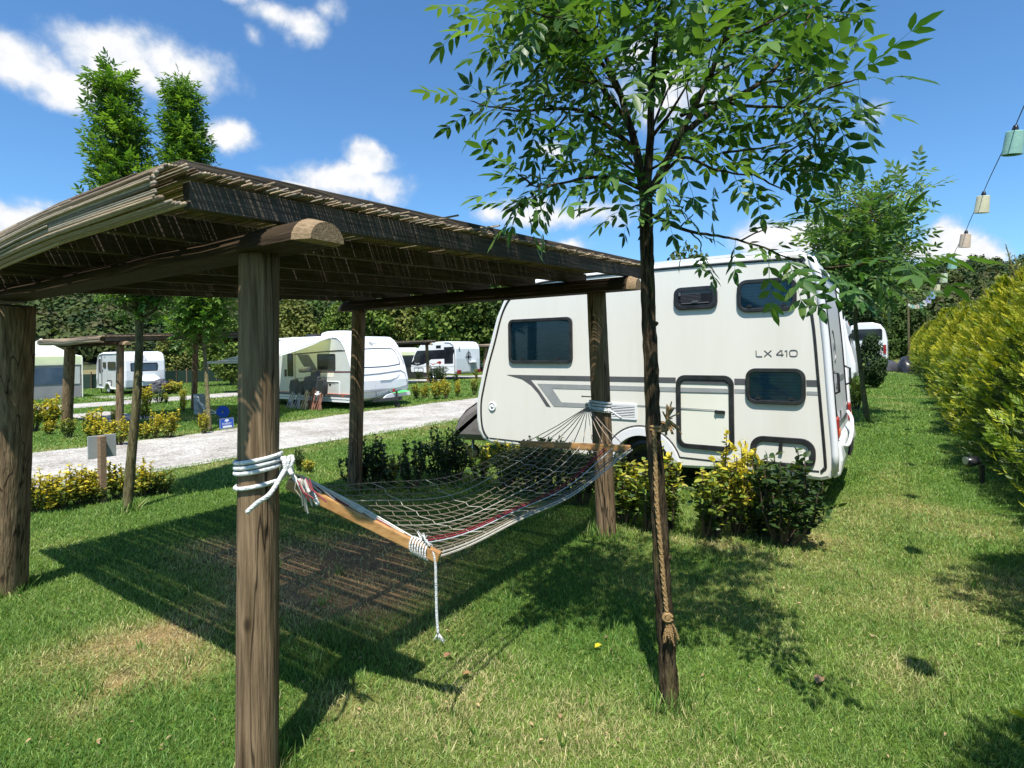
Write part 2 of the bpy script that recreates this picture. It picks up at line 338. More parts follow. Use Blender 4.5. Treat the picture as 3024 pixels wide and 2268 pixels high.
def build_ground():
    xs = np.concatenate([np.linspace(-700, -60, 14), np.linspace(-58, -32, 14), np.arange(-31, 6, .2), np.linspace(6.5, 60, 14), np.linspace(80, 700, 8)])
    ys = np.concatenate([np.linspace(-60, -3, 8), np.arange(-2, 32, .2), np.linspace(33, 90, 40), np.linspace(100, 900, 14)])
    X, Y = np.meshgrid(xs, ys, indexing='ij'); d = dryness(X, Y); n = fbm(X * .5, Y * .5, 21)
    g = np.stack([.065 + .03 * n, .115 + .04 * n, .022 + 0 * n], -1); s = np.array([.27, .175, .095])
    col = g * (1 - d[..., None]) + s * d[..., None]
    V = np.stack([X, Y, 0 * X], -1).reshape(-1, 3); a, b = X.shape; I = np.arange(a * b).reshape(a, b)
    T = np.stack([I[:-1, :-1], I[1:, :-1], I[1:, 1:], I[:-1, 1:]], -1).reshape(-1, 4)
    m = MAT('turf_soil', (.6, .6, .6), (1.25, 1.2, 1.1), 9, rough=.95, spec=.1, bump=.8, bscale=50, attr=True)
    tag(np_mesh('ground', V, T, m, col.reshape(-1, 3)), kind='structure')
build_ground()
def gravel_mat():
    m, nt, o = new_mat('pale_gravel'); N = nt.nodes; L = nt.links
    p = N.new('ShaderNodeBsdfPrincipled'); p.inputs['Roughness'].default_value = .95; p.inputs['Specular IOR Level'].default_value = .1
    tc = N.new('ShaderNodeTexCoord'); vo = N.new('ShaderNodeTexVoronoi'); vo.inputs['Scale'].default_value = 22; L.new(tc.outputs['Object'], vo.inputs[0])
    nz = N.new('ShaderNodeTexNoise'); nz.inputs['Scale'].default_value = 1.3; nz.inputs['Detail'].default_value = 8; L.new(tc.outputs['Object'], nz.inputs[0])
    hs = N.new('ShaderNodeMapRange'); L.new(vo.outputs['Color'], hs.inputs[0]); hs.inputs[3].default_value = .55; hs.inputs[4].default_value = 1.1
    rp = N.new('ShaderNodeValToRGB'); rp.color_ramp.elements[0].position = .3; rp.color_ramp.elements[1].position = .62; rp.color_ramp.elements[0].color = (.35, .32, .28, 1); rp.color_ramp.elements[1].color = (.53, .505, .46, 1); L.new(nz.outputs[0], rp.inputs[0])
    mx = N.new('ShaderNodeMixRGB'); mx.blend_type = 'MULTIPLY'; mx.inputs[0].default_value = 1; L.new(rp.outputs[0], mx.inputs[1]); L.new(hs.outputs[0], mx.inputs[2]); L.new(mx.outputs[0], p.inputs['Base Color'])
    b = N.new('ShaderNodeBump'); b.inputs['Strength'].default_value = 1; b.inputs['Distance'].default_value = .03; L.new(vo.outputs['Distance'], b.inputs['Height']); L.new(b.outputs[0], p.inputs['Normal']); L.new(p.outputs[0], o.inputs[0]); return m
m_grav = gravel_mat()
def strip(name, x0, x1, y0, y1, z, amp=.22, mat=None):
    ys = np.linspace(y0, y1, int((y1 - y0) / .25) + 2); V = []
    for y in ys: V += [(x0 + amp * (2 * float(fbm(y * .7, 3.1, 5)) - 1), y, z), (x1 + amp * (2 * float(fbm(y * .7, 9.7, 6)) - 1), y, z)]
    n = len(ys); T = [(2 * i, 2 * i + 1, 2 * i + 3, 2 * i + 2) for i in range(n - 1)]
    return tag(np_mesh(name, V, T, mat or m_grav), kind='structure')
strip('gravel_road', -11.95, -8.55, -8, 75, .006)
strip('gravel_lane', -23.2, -21.2, -8, 60, .006)
def pad(name, x0, x1, y0, y1): return strip(name, x0, x1, y0, y1, .005, .25)
pad('gravel_pitch', -19.2, -15.6, 5.8, 7.0); pad('gravel_pitch', -26.5, -24.0, 9.2, 10.0); pad('gravel_pitch', -26, -20.5, 26.2, 29)
strip('dry_field', -120, -42, 10, 60, .005, 2, MAT('dry_meadow', (.12, .12, .05), (.24, .19, .10), .12, rough=.95, spec=.1))

def grass():
    tv = np.array([[-.5, 0, 0], [.5, 0, 0], [-.36, .05, .45], [.36, .05, .45], [0, .26, 1.0]]); tt = np.array([[0, 1, 3], [0, 3, 2], [2, 3, 4]])
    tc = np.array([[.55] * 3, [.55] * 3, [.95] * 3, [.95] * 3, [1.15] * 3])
    parts = []
    for z0, z1, dens, hh, ww in ((.9, 2.6, 19000, .030, .0030), (2.6, 4.2, 13500, .032, .0036), (4.2, 6.5, 6200, .034, .005), (6.5, 10, 2200, .04, .0085), (10, 18, 640, .045, .015), (18, 34, 130, .06, .03)):
        area = 2.0 * (z1 ** 2 - z0 ** 2) / 2 + 2.4 * (z1 - z0); n = int(area * dens)
        Z = np.sqrt(rng.uniform(z0 ** 2, z1 ** 2, n)); X = rng.uniform(-1, 1, n) * (Z + 1.2)
        P = X[:, None] * fr[None] + Z[:, None] * fd[None]; x, y = P[:, 0], P[:, 1]
        e = .25 * (fbm(y * .7, 0 * y + 3.1, 5) * 2 - 1)
        keep = ~((x > -11.85 + e) & (x < -8.65 + e)) & ~((x > -23.2) & (x < -21.2)) & (x > -40) & ~((x > -19) & (x < -15.8) & (y > 5.8) & (y < 7))
        d = dryness(x, y); keep &= rng.random(n) > (d ** 1.3) * .8
        P, x, y, d = P[keep], x[keep], y[keep], d[keep]; n = len(P)
        lush = fbm(x * 1.7, y * 1.7, 31); a = rng.uniform(0, 2 * np.pi, n); tilt = rng.normal(0, .8, n); tilt2 = rng.normal(.15, .55, n)
        f = np.stack([np.cos(a), np.sin(a), 0 * a], -1); s = np.stack([-np.sin(a), np.cos(a), 0 * a], -1)
        up = unit(np.array([0, 0, 1.]) + s * tilt[:, None] + f * tilt2[:, None]); s2 = unit(np.cross(up, f))
        f2 = np.cross(s2, up); M = np.stack([f2, s2, up], -1)
        h = hh * (.40 + .85 * rng.random(n)) * (.6 + .9 * lush); tall = rng.random(n) < .018; h[tall] *= 1.9
        w = ww * rng.uniform(.7, 1.6, n)
        t = np.clip(rng.normal(.20, .2, n) + .5 * (fbm(x * .55, y * .55, 41) - .45) + .95 * d + straw(x, y), 0, 1)[:, None]
        g1 = np.array([.066, .172, .026]); g2 = np.array([.23, .335, .08]); g3 = np.array([.55, .47, .25])
        col = np.where(t < .55, g1 + (g2 - g1) * t / .55, g2 + (g3 - g2) * (t - .55) / .45) * rng.uniform(.6, 1.35, (n, 1))
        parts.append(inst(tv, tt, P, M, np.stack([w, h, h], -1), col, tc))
    for bx, by, rb, n, hm in ((-2.017, 1.212, .075, 240, .11), (-5.12, 1.25, .11, 260, .12), (-5.17, 4.37, .08, 160, .16), (-2.11, 4.51, .085, 160, .14), (*at_ground(1446 * K, 1522 * K)[:2], .05, 260, .12), (*at_ground(275 * K, 1103 * K)[:2], .05, 160, .16), (*at_ground(1874 * K, 912 * K)[:2], .06, 100, .18), *[(*at_ground(rng.uniform(100, 2950), rng.uniform(1500, 2240))[:2], .0, 26, .085) for _ in range(70)]):
        a = rng.uniform(0, 2 * np.pi, n); q = rb + abs(rng.normal(0, .05, n)); P = np.stack([bx + q * np.cos(a), by + q * np.sin(a), 0 * a], -1)
        b = rng.uniform(0, 2 * np.pi, n); f = np.stack([np.cos(b), np.sin(b), 0 * b], -1); s = np.stack([-np.sin(b), np.cos(b), 0 * b], -1); up = unit(np.array([0, 0, 1.]) + s * rng.normal(0, .35, (n, 1)) + f * rng.normal(.1, .3, (n, 1))); s2 = unit(np.cross(up, f)); M = np.stack([np.cross(s2, up), s2, up], -1)
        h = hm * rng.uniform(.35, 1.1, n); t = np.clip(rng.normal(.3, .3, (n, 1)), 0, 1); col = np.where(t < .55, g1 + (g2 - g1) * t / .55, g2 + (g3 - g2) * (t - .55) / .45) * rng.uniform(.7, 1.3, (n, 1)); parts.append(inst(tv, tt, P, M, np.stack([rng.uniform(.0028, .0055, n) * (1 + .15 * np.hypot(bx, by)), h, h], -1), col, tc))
    V, T, cc = merge(parts)
    tag(np_mesh('grass', V, T, m_grass, cc), 'short mown lawn grass with straw coloured blades', 'grass', kind='stuff')
grass()

# ------------------------------------------------------------------ leaves
LF = np.array([[0, 0, 0], [.34, .46, .05], [.34, 0, -.02], [.34, -.46, .05], [.7, .36, .02], [.7, 0, -.05], [.7, -.36, .02], [1, 0, -.10]])
LT = np.array([[0, 2, 1], [0, 3, 2], [1, 2, 5], [1, 5, 4], [2, 3, 6], [2, 6, 5], [4, 5, 7], [5, 6, 7]])
def ash_template(seed, pairs=4, wid=.37):
    r = np.random.default_rng(seed); V, T, k, cc = [], [], 0, []
    def put(pos, ang, ln, drop):
        nonlocal k
        v = LF * np.array([ln, ln * wid, ln * .5]); c, s = math.cos(drop), math.sin(drop); v = np.stack([v[:, 0] * c + v[:, 2] * s, v[:, 1], -v[:, 0] * s + v[:, 2] * c], -1)
        c, s = math.cos(ang), math.sin(ang); v = np.stack([v[:, 0] * c - v[:, 1] * s, v[:, 0] * s + v[:, 1] * c, v[:, 2]], -1) + pos
        V.append(v); T.append(LT + k); k += 8; cc.append(np.full((8, 3), r.uniform(.8, 1.2)))
    def sag(t): return np.array([t, 0, -.16 * t * t])
    for i in range(pairs):
        t = .26 + .56 * i / (pairs - 1)
        for sd in (-1, 1): put(sag(t), sd * r.uniform(.75, 1.1), r.uniform(.29, .37) * (1 - .1 * abs(i - 1.5) / 1.5), r.uniform(.0, .5))
    put(sag(.84), r.uniform(-.15, .15), r.uniform(.34, .42), .3)
    st = np.array([[0, .006, 0], [0, -.006, 0], [.45, .005, -.03], [.45, -.005, -.03], [.88, .003, -.12], [.88, -.003, -.12]])
    V.append(st); T.append(np.array([[0, 1, 3], [0, 3, 2], [2, 3, 5], [2, 5, 4]]) + k); cc.append(np.full((6, 3), .9))
    return np.concatenate(V), np.concatenate(T), np.concatenate(cc)
ASH = [ash_template(i, (4, 3, 4)[i]) for i in range(3)]
def resample(pts, step):
    pts = np.asarray(pts, float); L = np.concatenate([[0], np.cumsum(np.linalg.norm(np.diff(pts, axis=0), axis=1))]); n = max(2, int(L[-1] / step) + 1)
    t = np.linspace(0, L[-1], n); return np.stack([np.interp(t, L, pts[:, i]) for i in range(3)], -1), L[-1]
def catmull(pts, k=5):
    P = np.asarray(pts, float)
    if len(P) < 3: return P
    P = np.vstack([2 * P[0] - P[1], P, 2 * P[-1] - P[-2]]); out = []
    for i in range(1, len(P) - 2):
        for j in range(k):
            t = j / k; out.append(.5 * ((2 * P[i]) + (P[i + 1] - P[i - 1]) * t + (2 * P[i - 1] - 5 * P[i] + 4 * P[i + 1] - P[i + 2]) * t * t + (3 * P[i] - P[i - 1] - 3 * P[i + 1] + P[i + 2]) * t ** 3))
    out.append(P[-2]); return np.array(out)
def leaf_cols(n, dark=(.028, .082, .020), light=(.115, .20, .042), r=rng):
    t = r.random((n, 1)) ** 1.3; return (np.array(dark) * (1 - t) + np.array(light) * t) * r.uniform(.8, 1.2, (n, 1))
def compound(P, D, L, seed=0, up=(0, 0, 1), cols=None):
    r = np.random.default_rng(seed); n = len(P); k = r.integers(0, 3, n); parts = []
    upv = unit(np.array(up) + r.normal(0, .35, (n, 3))); M = frames(D, upv); cols = leaf_cols(n, r=r) if cols is None else cols
    for i in range(3):
        q = k == i
        if q.any(): parts.append(inst(ASH[i][0], ASH[i][1], P[q], M[q], np.repeat(L[q][:, None], 3, 1), cols[q], ASH[i][2]))
    return parts
def dress(path, start, step, L, r, spread=.9, droop=.25):
    """opposite pairs of compound leaves along a twig"""
    q, ln = resample(path, step); n = len(q); s0 = int(n * start); P, D, S = [], [], []
    for i in range(s0, n):
        t = q[min(i + 1, n - 1)] - q[max(i - 1, 0)]; t = t / (np.linalg.norm(t) + 1e-9)
        sd = np.cross(t, np.array([0, 0, 1.])) if i % 2 else np.cross(np.cross(t, np.array([0, 0, 1.])), t); sd = sd / (np.linalg.norm(sd) + 1e-9) if np.linalg.norm(sd) > 1e-6 else np.array([1., 0, 0])
        for k in (-1, 1):
            if r.random() < .12: continue
            d = t * r.uniform(.4, .9) + sd * k * spread + r.normal(0, .22, 3) - np.array([0, 0, droop * r.random() * 1.6]); P.append(q[i]); D.append(d); S.append(L * r.uniform(.7, 1.15))
    t = q[-1] - q[-2]; P.append(q[-1]); D.append(t / np.linalg.norm(t)); S.append(L); return P, D, S

# ------------------------------------------------------------------ young ash tree in front
def hero_tree():
    base = at_ground(1446 * K, 1522 * K)
    root = thing('ash_tree', 'young ash tree with dark bark standing right of the near hammock shelter', 'tree', base, 'young ash trees')
    def B(*p):
        return np.array([at_d(x * K, y * K, z) for x, y, z in p])
    mb = MB()
    tr = B((1447, 1540, 2.57), (1443, 1460, 2.57), (1438, 1360, 2.57), (1430, 1250, 2.57), (1424, 1100, 2.57), (1412, 950, 2.57), (1407, 800, 2.57), (1402, 700, 2.57), (1399, 600, 2.57), (1397, 500, 2.57), (1395, 430, 2.57))
    tp = catmull(tr, 6); rr = np.interp(np.linspace(0, 1, len(tp)), [0, .03, .15, .6, 1], [.052, .045, .040, .033, .029])
    mb.tube(tp, list(rr), 14, wob=.07)
    for f in (.52, .33, .70, .80, .60):                 # branch stubs and knots
        i = int(f * len(tp)); a = random.uniform(0, 6.3); d = fr * math.cos(a) + fd * math.sin(a) * .6
        mb.tube([tp[i], tp[i] + d * rr[i] * 1.0, tp[i] + d * rr[i] * 1.35 + np.array([0, 0, .006])], [.016, .013, .007], 7)
    BR = [  # thick, twig points, leaf start, leaf length
        (.024, [(1395, 440, 2.57), (1385, 380, 2.57), (1372, 310, 2.58), (1355, 250, 2.6), (1335, 190, 2.62), (1300, 100, 2.66), (1270, 0, 2.7), (1245, -100, 2.72)], .45, .21),
        (.024, [(1395, 440, 2.57), (1400, 370, 2.55), (1405, 300, 2.52), (1408, 200, 2.5), (1415, 100, 2.48), (1425, -20, 2.45), (1430, -150, 2.43)], .5, .21),
        (.022, [(1396, 430, 2.57), (1425, 380, 2.55), (1455, 320, 2.5), (1490, 250, 2.45), (1530, 170, 2.4), (1560, 90, 2.36), (1590, 0, 2.33), (1610, -100, 2.3)], .45, .21),
        (.020, [(1420, 390, 2.55), (1470, 300, 2.62), (1550, 230, 2.68), (1640, 180, 2.72), (1710, 100, 2.76), (1760, 10, 2.8), (1790, -60, 2.82)], .35, .2),
        (.012, [(1390, 410, 2.57), (1330, 385, 2.55), (1260, 385, 2.5), (1190, 400, 2.45), (1120, 400, 2.4), (1085, 415, 2.37)], .35, .19),
        (.006, [(1190, 400, 2.45), (1150, 430, 2.42), (1125, 455, 2.4)], .35, .18),
        (.006, [(1150, 400, 2.43), (1125, 380, 2.4), (1108, 372, 2.38)], .5, .17),
        (.013, [(1375, 325, 2.58), (1310, 270, 2.6), (1260, 240, 2.63), (1190, 235, 2.66), (1120, 240, 2.7), (1040, 225, 2.74), (985, 205, 2.76), (965, 180, 2.77)], .25, .19),
        (.013, [(1360, 268, 2.6), (1300, 190, 2.65), (1240, 120, 2.7), (1170, 60, 2.76), (1090, 30, 2.82), (1010, 18, 2.88), (975, 10, 2.9)], .3, .2),
        (.006, [(1240, 120, 2.7), (1170, 110, 2.6), (1110, 95, 2.55), (1050, 85, 2.5)], .2, .2),
        (.012, [(1345, 215, 2.61), (1290, 120, 2.5), (1220, 40, 2.4), (1150, -40, 2.35), (1100, -90, 2.3)], .25, .2),
        (.006, [(1220, 40, 2.4), (1160, 30, 2.3), (1100, -10, 2.2)], .1, .2),
        (.009, [(1425, 380, 2.55), (1480, 340, 2.5), (1540, 365, 2.45), (1610, 378, 2.4), (1670, 372, 2.36), (1715, 362, 2.34)], .62, .19),
        (.006, [(1650, 375, 2.37), (1700, 330, 2.33), (1750, 300, 2.3), (1775, 290, 2.28)], .2, .18), (.005, [(1630, 377, 2.38), (1680, 405, 2.36), (1712, 415, 2.34)], .4, .17),
        (.006, [(1560, 330, 2.46), (1640, 320, 2.4), (1720, 300, 2.36), (1760, 255, 2.34)], .35, .18),
        (.010, [(1470, 250, 2.5), (1532, 222, 2.42), (1610, 228, 2.36), (1690, 230, 2.3), (1760, 205, 2.24), (1825, 160, 2.2), (1865, 130, 2.18)], .55, .2),
        (.005, [(1700, 228, 2.3), (1770, 235, 2.25), (1830, 225, 2.2)], .3, .19), (.005, [(1720, 220, 2.28), (1760, 280, 2.3), (1785, 330, 2.3)], .4, .17), (.005, [(1790, 190, 2.22), (1840, 175, 2.1), (1865, 170, 2.05)], .3, .2),
        (.010, [(1397, 460, 2.57), (1440, 480, 2.52), (1490, 500, 2.47), (1550, 510, 2.4), (1620, 525, 2.32), (1700, 555, 2.24), (1780, 580, 2.16), (1850, 598, 2.1)], .5, .18),
        (.005, [(1780, 580, 2.16), (1860, 572, 2.02), (1930, 560, 1.92), (1985, 552, 1.85)], .2, .19), (.005, [(1700, 555, 2.24), (1750, 580, 2.2), (1800, 600, 2.15)], .3, .16), (.004, [(1490, 500, 2.47), (1515, 530, 2.45), (1500, 555, 2.44)], .2, .13),
        (.004, [(1600, 520, 2.34), (1640, 500, 2.32), (1680, 490, 2.3)], .3, .14), (.004, [(1470, 490, 2.48), (1490, 470, 2.44), (1510, 455, 2.42)], .3, .13),
        (.009, [(1405, 300, 2.52), (1450, 240, 2.3), (1490, 170, 2.12), (1520, 110, 2.02)], .3, .2), (.007, [(1400, 370, 2.55), (1440, 345, 2.35), (1475, 325, 2.2), (1500, 310, 2.1)], .3, .19),
        (.006, [(1385, 390, 2.57), (1420, 420, 2.45), (1445, 432, 2.38), (1470, 440, 2.32)], .3, .17), (.005, [(1392, 440, 2.57), (1362, 448, 2.5), (1345, 455, 2.46)], .2, .15),
        (.008, [(1395, 400, 2.57), (1350, 330, 2.9), (1300, 290, 3.2), (1260, 270, 3.4)], .25, .21), (.008, [(1400, 300, 2.52), (1440, 200, 2.9), (1480, 120, 3.2), (1500, 60, 3.4)], .25, .21), (.008, [(1455, 320, 2.5), (1540, 280, 2.9), (1600, 250, 3.1), (1660, 260, 3.2)], .3, .2),
        (.008, [(1560, 90, 2.36), (1640, 60, 2.3), (1720, 20, 2.25), (1800, -10, 2.2)], .15, .2), (.006, [(1640, 180, 2.72), (1720, 165, 2.6), (1790, 105, 2.5)], .2, .19), (.006, [(1530, 170, 2.4), (1600, 130, 2.3), (1670, 110, 2.2)], .2, .2),
        (.007, [(1385, 380, 2.57), (1340, 350, 2.5), (1290, 330, 2.4), (1240, 330, 2.35)], .4, .17), (.007, [(1415, 100, 2.48), (1360, 40, 2.3), (1320, -20, 2.2)], .2, .2), (.007, [(1408, 200, 2.5), (1370, 150, 2.3), (1340, 110, 2.15)], .2, .2),
        (.007, [(1335, 190, 2.62), (1280, 180, 2.5), (1220, 170, 2.45), (1170, 165, 2.42)], .2, .19), (.007, [(1300, 100, 2.66), (1230, 60, 2.9), (1160, 20, 3.1)], .2, .2),
        (.007, [(1425, -20, 2.45), (1480, -60, 2.2), (1540, -100, 2.05)], .1, .21), (.007, [(1590, 0, 2.33), (1680, -30, 2.5), (1760, -60, 2.6)], .1, .21), (.007, [(1270, 0, 2.7), (1200, -60, 2.8), (1120, -100, 2.9)], .1, .21), (.007, [(1425, -20, 2.45), (1400, -120, 2.7), (1380, -200, 2.8)], .1, .21)]
    r = np.random.default_rng(5); PP, DD, SS = [], [], []
    for th, pts, st, ll in BR:
        p = catmull(B(*pts), 5); p = p[:max(4, int(.80 * len(p)))] if th < .019 else p; n = len(p); p = p + r.normal(0, .003, p.shape) * np.linspace(0, 1, n)[:, None]
        mb.tube(p, list(np.linspace(th, max(.0022, th * .18), n)), 7 if th > .008 else 5)
        P, D, S = dress(p, min(.6, st + .12), .070, ll * 1.34, r, .8, .3); PP += P; DD += D; SS += S
        if th > .011:       # inner side twigs
            q, ln = resample(p, .12)
            for i in range(int(len(q) * .4), len(q) - 1):
                d = r.normal(0, 1, 3); d = d / np.linalg.norm(d); e = q[i] + d * r.uniform(.1, .24) + np.array([0, 0, .05]); tw = np.array([q[i], (q[i] + e) / 2 + np.array([0, 0, .015]), e])
                mb.tube(tw, [.0035, .003, .002], 4); P, D, S = dress(tw, .45, .08, ll * 1.2, r); PP += P; DD += D; SS += S
    mb.build('trunk', m_bark, root, smooth=True, fix=False)
    V, T, cc = merge(compound(np.array(PP), np.array(DD), np.array(SS), 3))
    np_mesh('crown', V, T, m_leaf, cc, root)
    # rope tied round the trunk
    rt = thing('jute_rope', 'frayed jute rope tied round the dark ash trunk and hanging down to a tassel', 'rope', tp[int(len(tp) * .55)])
    c1 = at_d(1421 * K, 925 * K, 2.57); rb = MB()
    for dz in (0, .016): rb.tube([c1 + fr * (.043 * math.cos(a)) + fd * (.043 * math.sin(a)) + np.array([0, 0, dz + .006 * math.sin(a)]) for a in np.linspace(0, 2 * math.pi, 18)], .008, 7)
    hang = [at_d(x * K, y * K, z) for x, y, z in ((1414, 930, 2.53), (1416, 1000, 2.53), (1419, 1090, 2.525), (1427, 1180, 2.52), (1434, 1260, 2.515), (1441, 1325, 2.51))]
    hp = catmull(hang, 8); rb.tube(hp, .0085, 8)
    for s in (0, 1, 2):       # twisted strands
        rb.tube([p + fr * (.0075 * math.cos(i * 1.5 + s * 2.09)) + fd * (.0075 * math.sin(i * 1.5 + s * 2.09)) for i, p in enumerate(hp)], .005, 5)
    rb.build('cord', m_jute, rt, smooth=True)
    kb = MB(); k0 = at_d(1441 * K, 1332 * K, 2.51); kb.lathe(k0, [(0, -.022), (.014, -.018), (.021, -.004), (.019, .01), (.011, .02), (0, .024)], 10); kb.tube([k0 + fr * (.02 * math.cos(a)) + np.array([0, 0, .015 * math.sin(a)]) - fd * .012 for a in np.linspace(0, 6, 14)], .007, 6)
    kb.build('knot', m_jute, rt, smooth=True)
    tb = MB()
    for i in range(46):
        e = at_d((1448 + random.gauss(0, 9)) * K, (1378 + random.gauss(0, 7)) * K, 2.50 + random.gauss(0, .012)); tb.tube([k0, (k0 + e) / 2 + fr * random.gauss(.004, .004), e], [.004, .003, .0015], 4)
    tb.build('tassel', m_jute, rt); tb = MB()
    for i in range(34):
        s0 = at_d(1440 * K, 905 * K, 2.54); e = s0 + fr * random.gauss(.02, .018) + np.array([0, 0, random.choice((.05, -.04)) + random.gauss(0, .02)]) - fd * random.uniform(0, .03); tb.tube([s0, (s0 + e) / 2, e], [.005, .0045, .003], 4)
    tb.build('tassel', m_jute, rt)
hero_tree()

def generic_ash(name, label, trunk, rads, brs, bark, L, seed, group, twig=.25, step=.07, cols=None):
    root = thing(name, label, 'tree', trunk[0], group); mb = MB(); r = np.random.default_rng(seed)
    tp = catmull(trunk, 5); mb.tube(tp, list(np.interp(np.linspace(0, 1, len(tp)), np.linspace(0, 1, len(rads)), rads)), 10, wob=.05)
    PP, DD, SS = [], [], []
    for p in brs:
        p = catmull(p, 4); mb.tube(p, list(np.linspace(.016, .004, len(p))), 5); P, D, S = dress(p, twig, step, L, r); PP += P; DD += D; SS += S
    mb.build('trunk', bark, root, smooth=True, fix=False)
    n = len(PP); V, T, cc = merge(compound(np.array(PP), np.array(DD), np.array(SS), seed, cols=None if cols is None else leaf_cols(n, *cols, r=r)))
    np_mesh('crown', V, T, m_leaf, cc, root); return root
def columnar(label, base, top, z0, rad, seed, nb, L, bend=None):
    base = np.array(base); top = np.array(top); r = np.random.default_rng(seed); tr = [base] + ([np.array(bend)] if bend is not None else []) + [top]
    tp = catmull(np.array(tr), 6) if len(tr) > 2 else np.array([base + (top - base) * t for t in np.linspace(0, 1, 8)])
    brs = []
    for i in range(nb):
        z = z0 + (top[2] - z0) * r.random() ** .9 * .97; j = np.argmin(abs(tp[:, 2] - z)); t = (z - z0) / (top[2] - z0)
        a = r.uniform(0, 6.28); rr = rad * (1.08 - .93 * t) * (r.uniform(.4, 1.05) if i % 3 else r.uniform(.9, 1.1)) * (1 if t > .1 else .75)
        s = np.array([tp[j][0], tp[j][1], z - rr * .6]); e = s + np.array([math.cos(a) * rr, math.sin(a) * rr, rr * r.uniform(.5, 1.1)]); brs.append(np.array([s, (s + e) / 2 + np.array([math.cos(a), math.sin(a), 0]) * rr * .12, e]))
    brs.append(np.array([tp[-3], tp[-1]]))
    return generic_ash('ash_tree', label, tp, [.050, .036, .010], brs, m_bark2, L, seed, 'young ash trees', .25, .085, ((.045, .115, .018), (.15, .245, .040)))
columnar('taller slim ash tree behind the near shelter with bare pale trunk beside the yellow shrubs', at_ground(275 * K, 1103 * K), at_d(236 * K, 150 * K, 6.05), 2.15, .44, 11, 380, .19, at_d(300 * K, 660 * K, 6.0))
columnar('slim pointed ash tree on the far side of the gravel road by the blue sign', at_ground(453 * K, 931 * K), at_d(390 * K, 172 * K, 12.6), 2.1, .78, 12, 500, .32, at_d(437 * K, 700 * K, 12.7))
def path_ash():
    b = at_ground(1874 * K, 912 * K); r = np.random.default_rng(3); Z = b @ fd
    tr = np.array([b, at_d(1862 * K, 820 * K, Z), at_d(1848 * K, 700 * K, Z), at_d(1852 * K, 655 * K, Z)]); brs = []
    for (x, y, dz) in ((1780, 560, 0), (1775, 500, 1), (1800, 450, -1), (1835, 400, 0), (1855, 430, .8), (1900, 392, 0), (1895, 440, -1), (1930, 480, .6), (1960, 510, 0), (1940, 560, -.8), (1900, 600, 1), (1800, 600, 1), (1830, 540, -1.2), (1870, 520, -1.2), (1880, 470, 1.2), (1910, 540, 1.3), (1760, 545, .4), (1840, 480, 1.), (1920, 620, -1), (1800, 640, -.6), (1870, 580, -1.1), (1960, 585, .2), (1850, 610, -1.3), (1780, 620, 1)):
        s = tr[-1] + np.array([0, 0, .05]); e = at_d(x * K, y * K, Z + dz); m = (s + e) / 2 + np.array([0, 0, .18]) + r.normal(0, .12, 3); brs.append(np.array([s, m, e]))
        for k in range(3): q = m + (e - m) * r.random(); brs.append(np.array([q, q + r.normal(0, .25, 3) + np.array([0, 0, .12]), q + r.normal(0, .42, 3) + np.array([0, 0, .25])]))
    generic_ash('ash_tree', 'round headed ash tree on the grass path behind the big white caravan', tr, [.06, .045, .04, .035], brs, m_bark2, .46, 8, 'young ash trees', .3, .145, ((.045, .105, .032), (.17, .26, .075)))
path_ash()

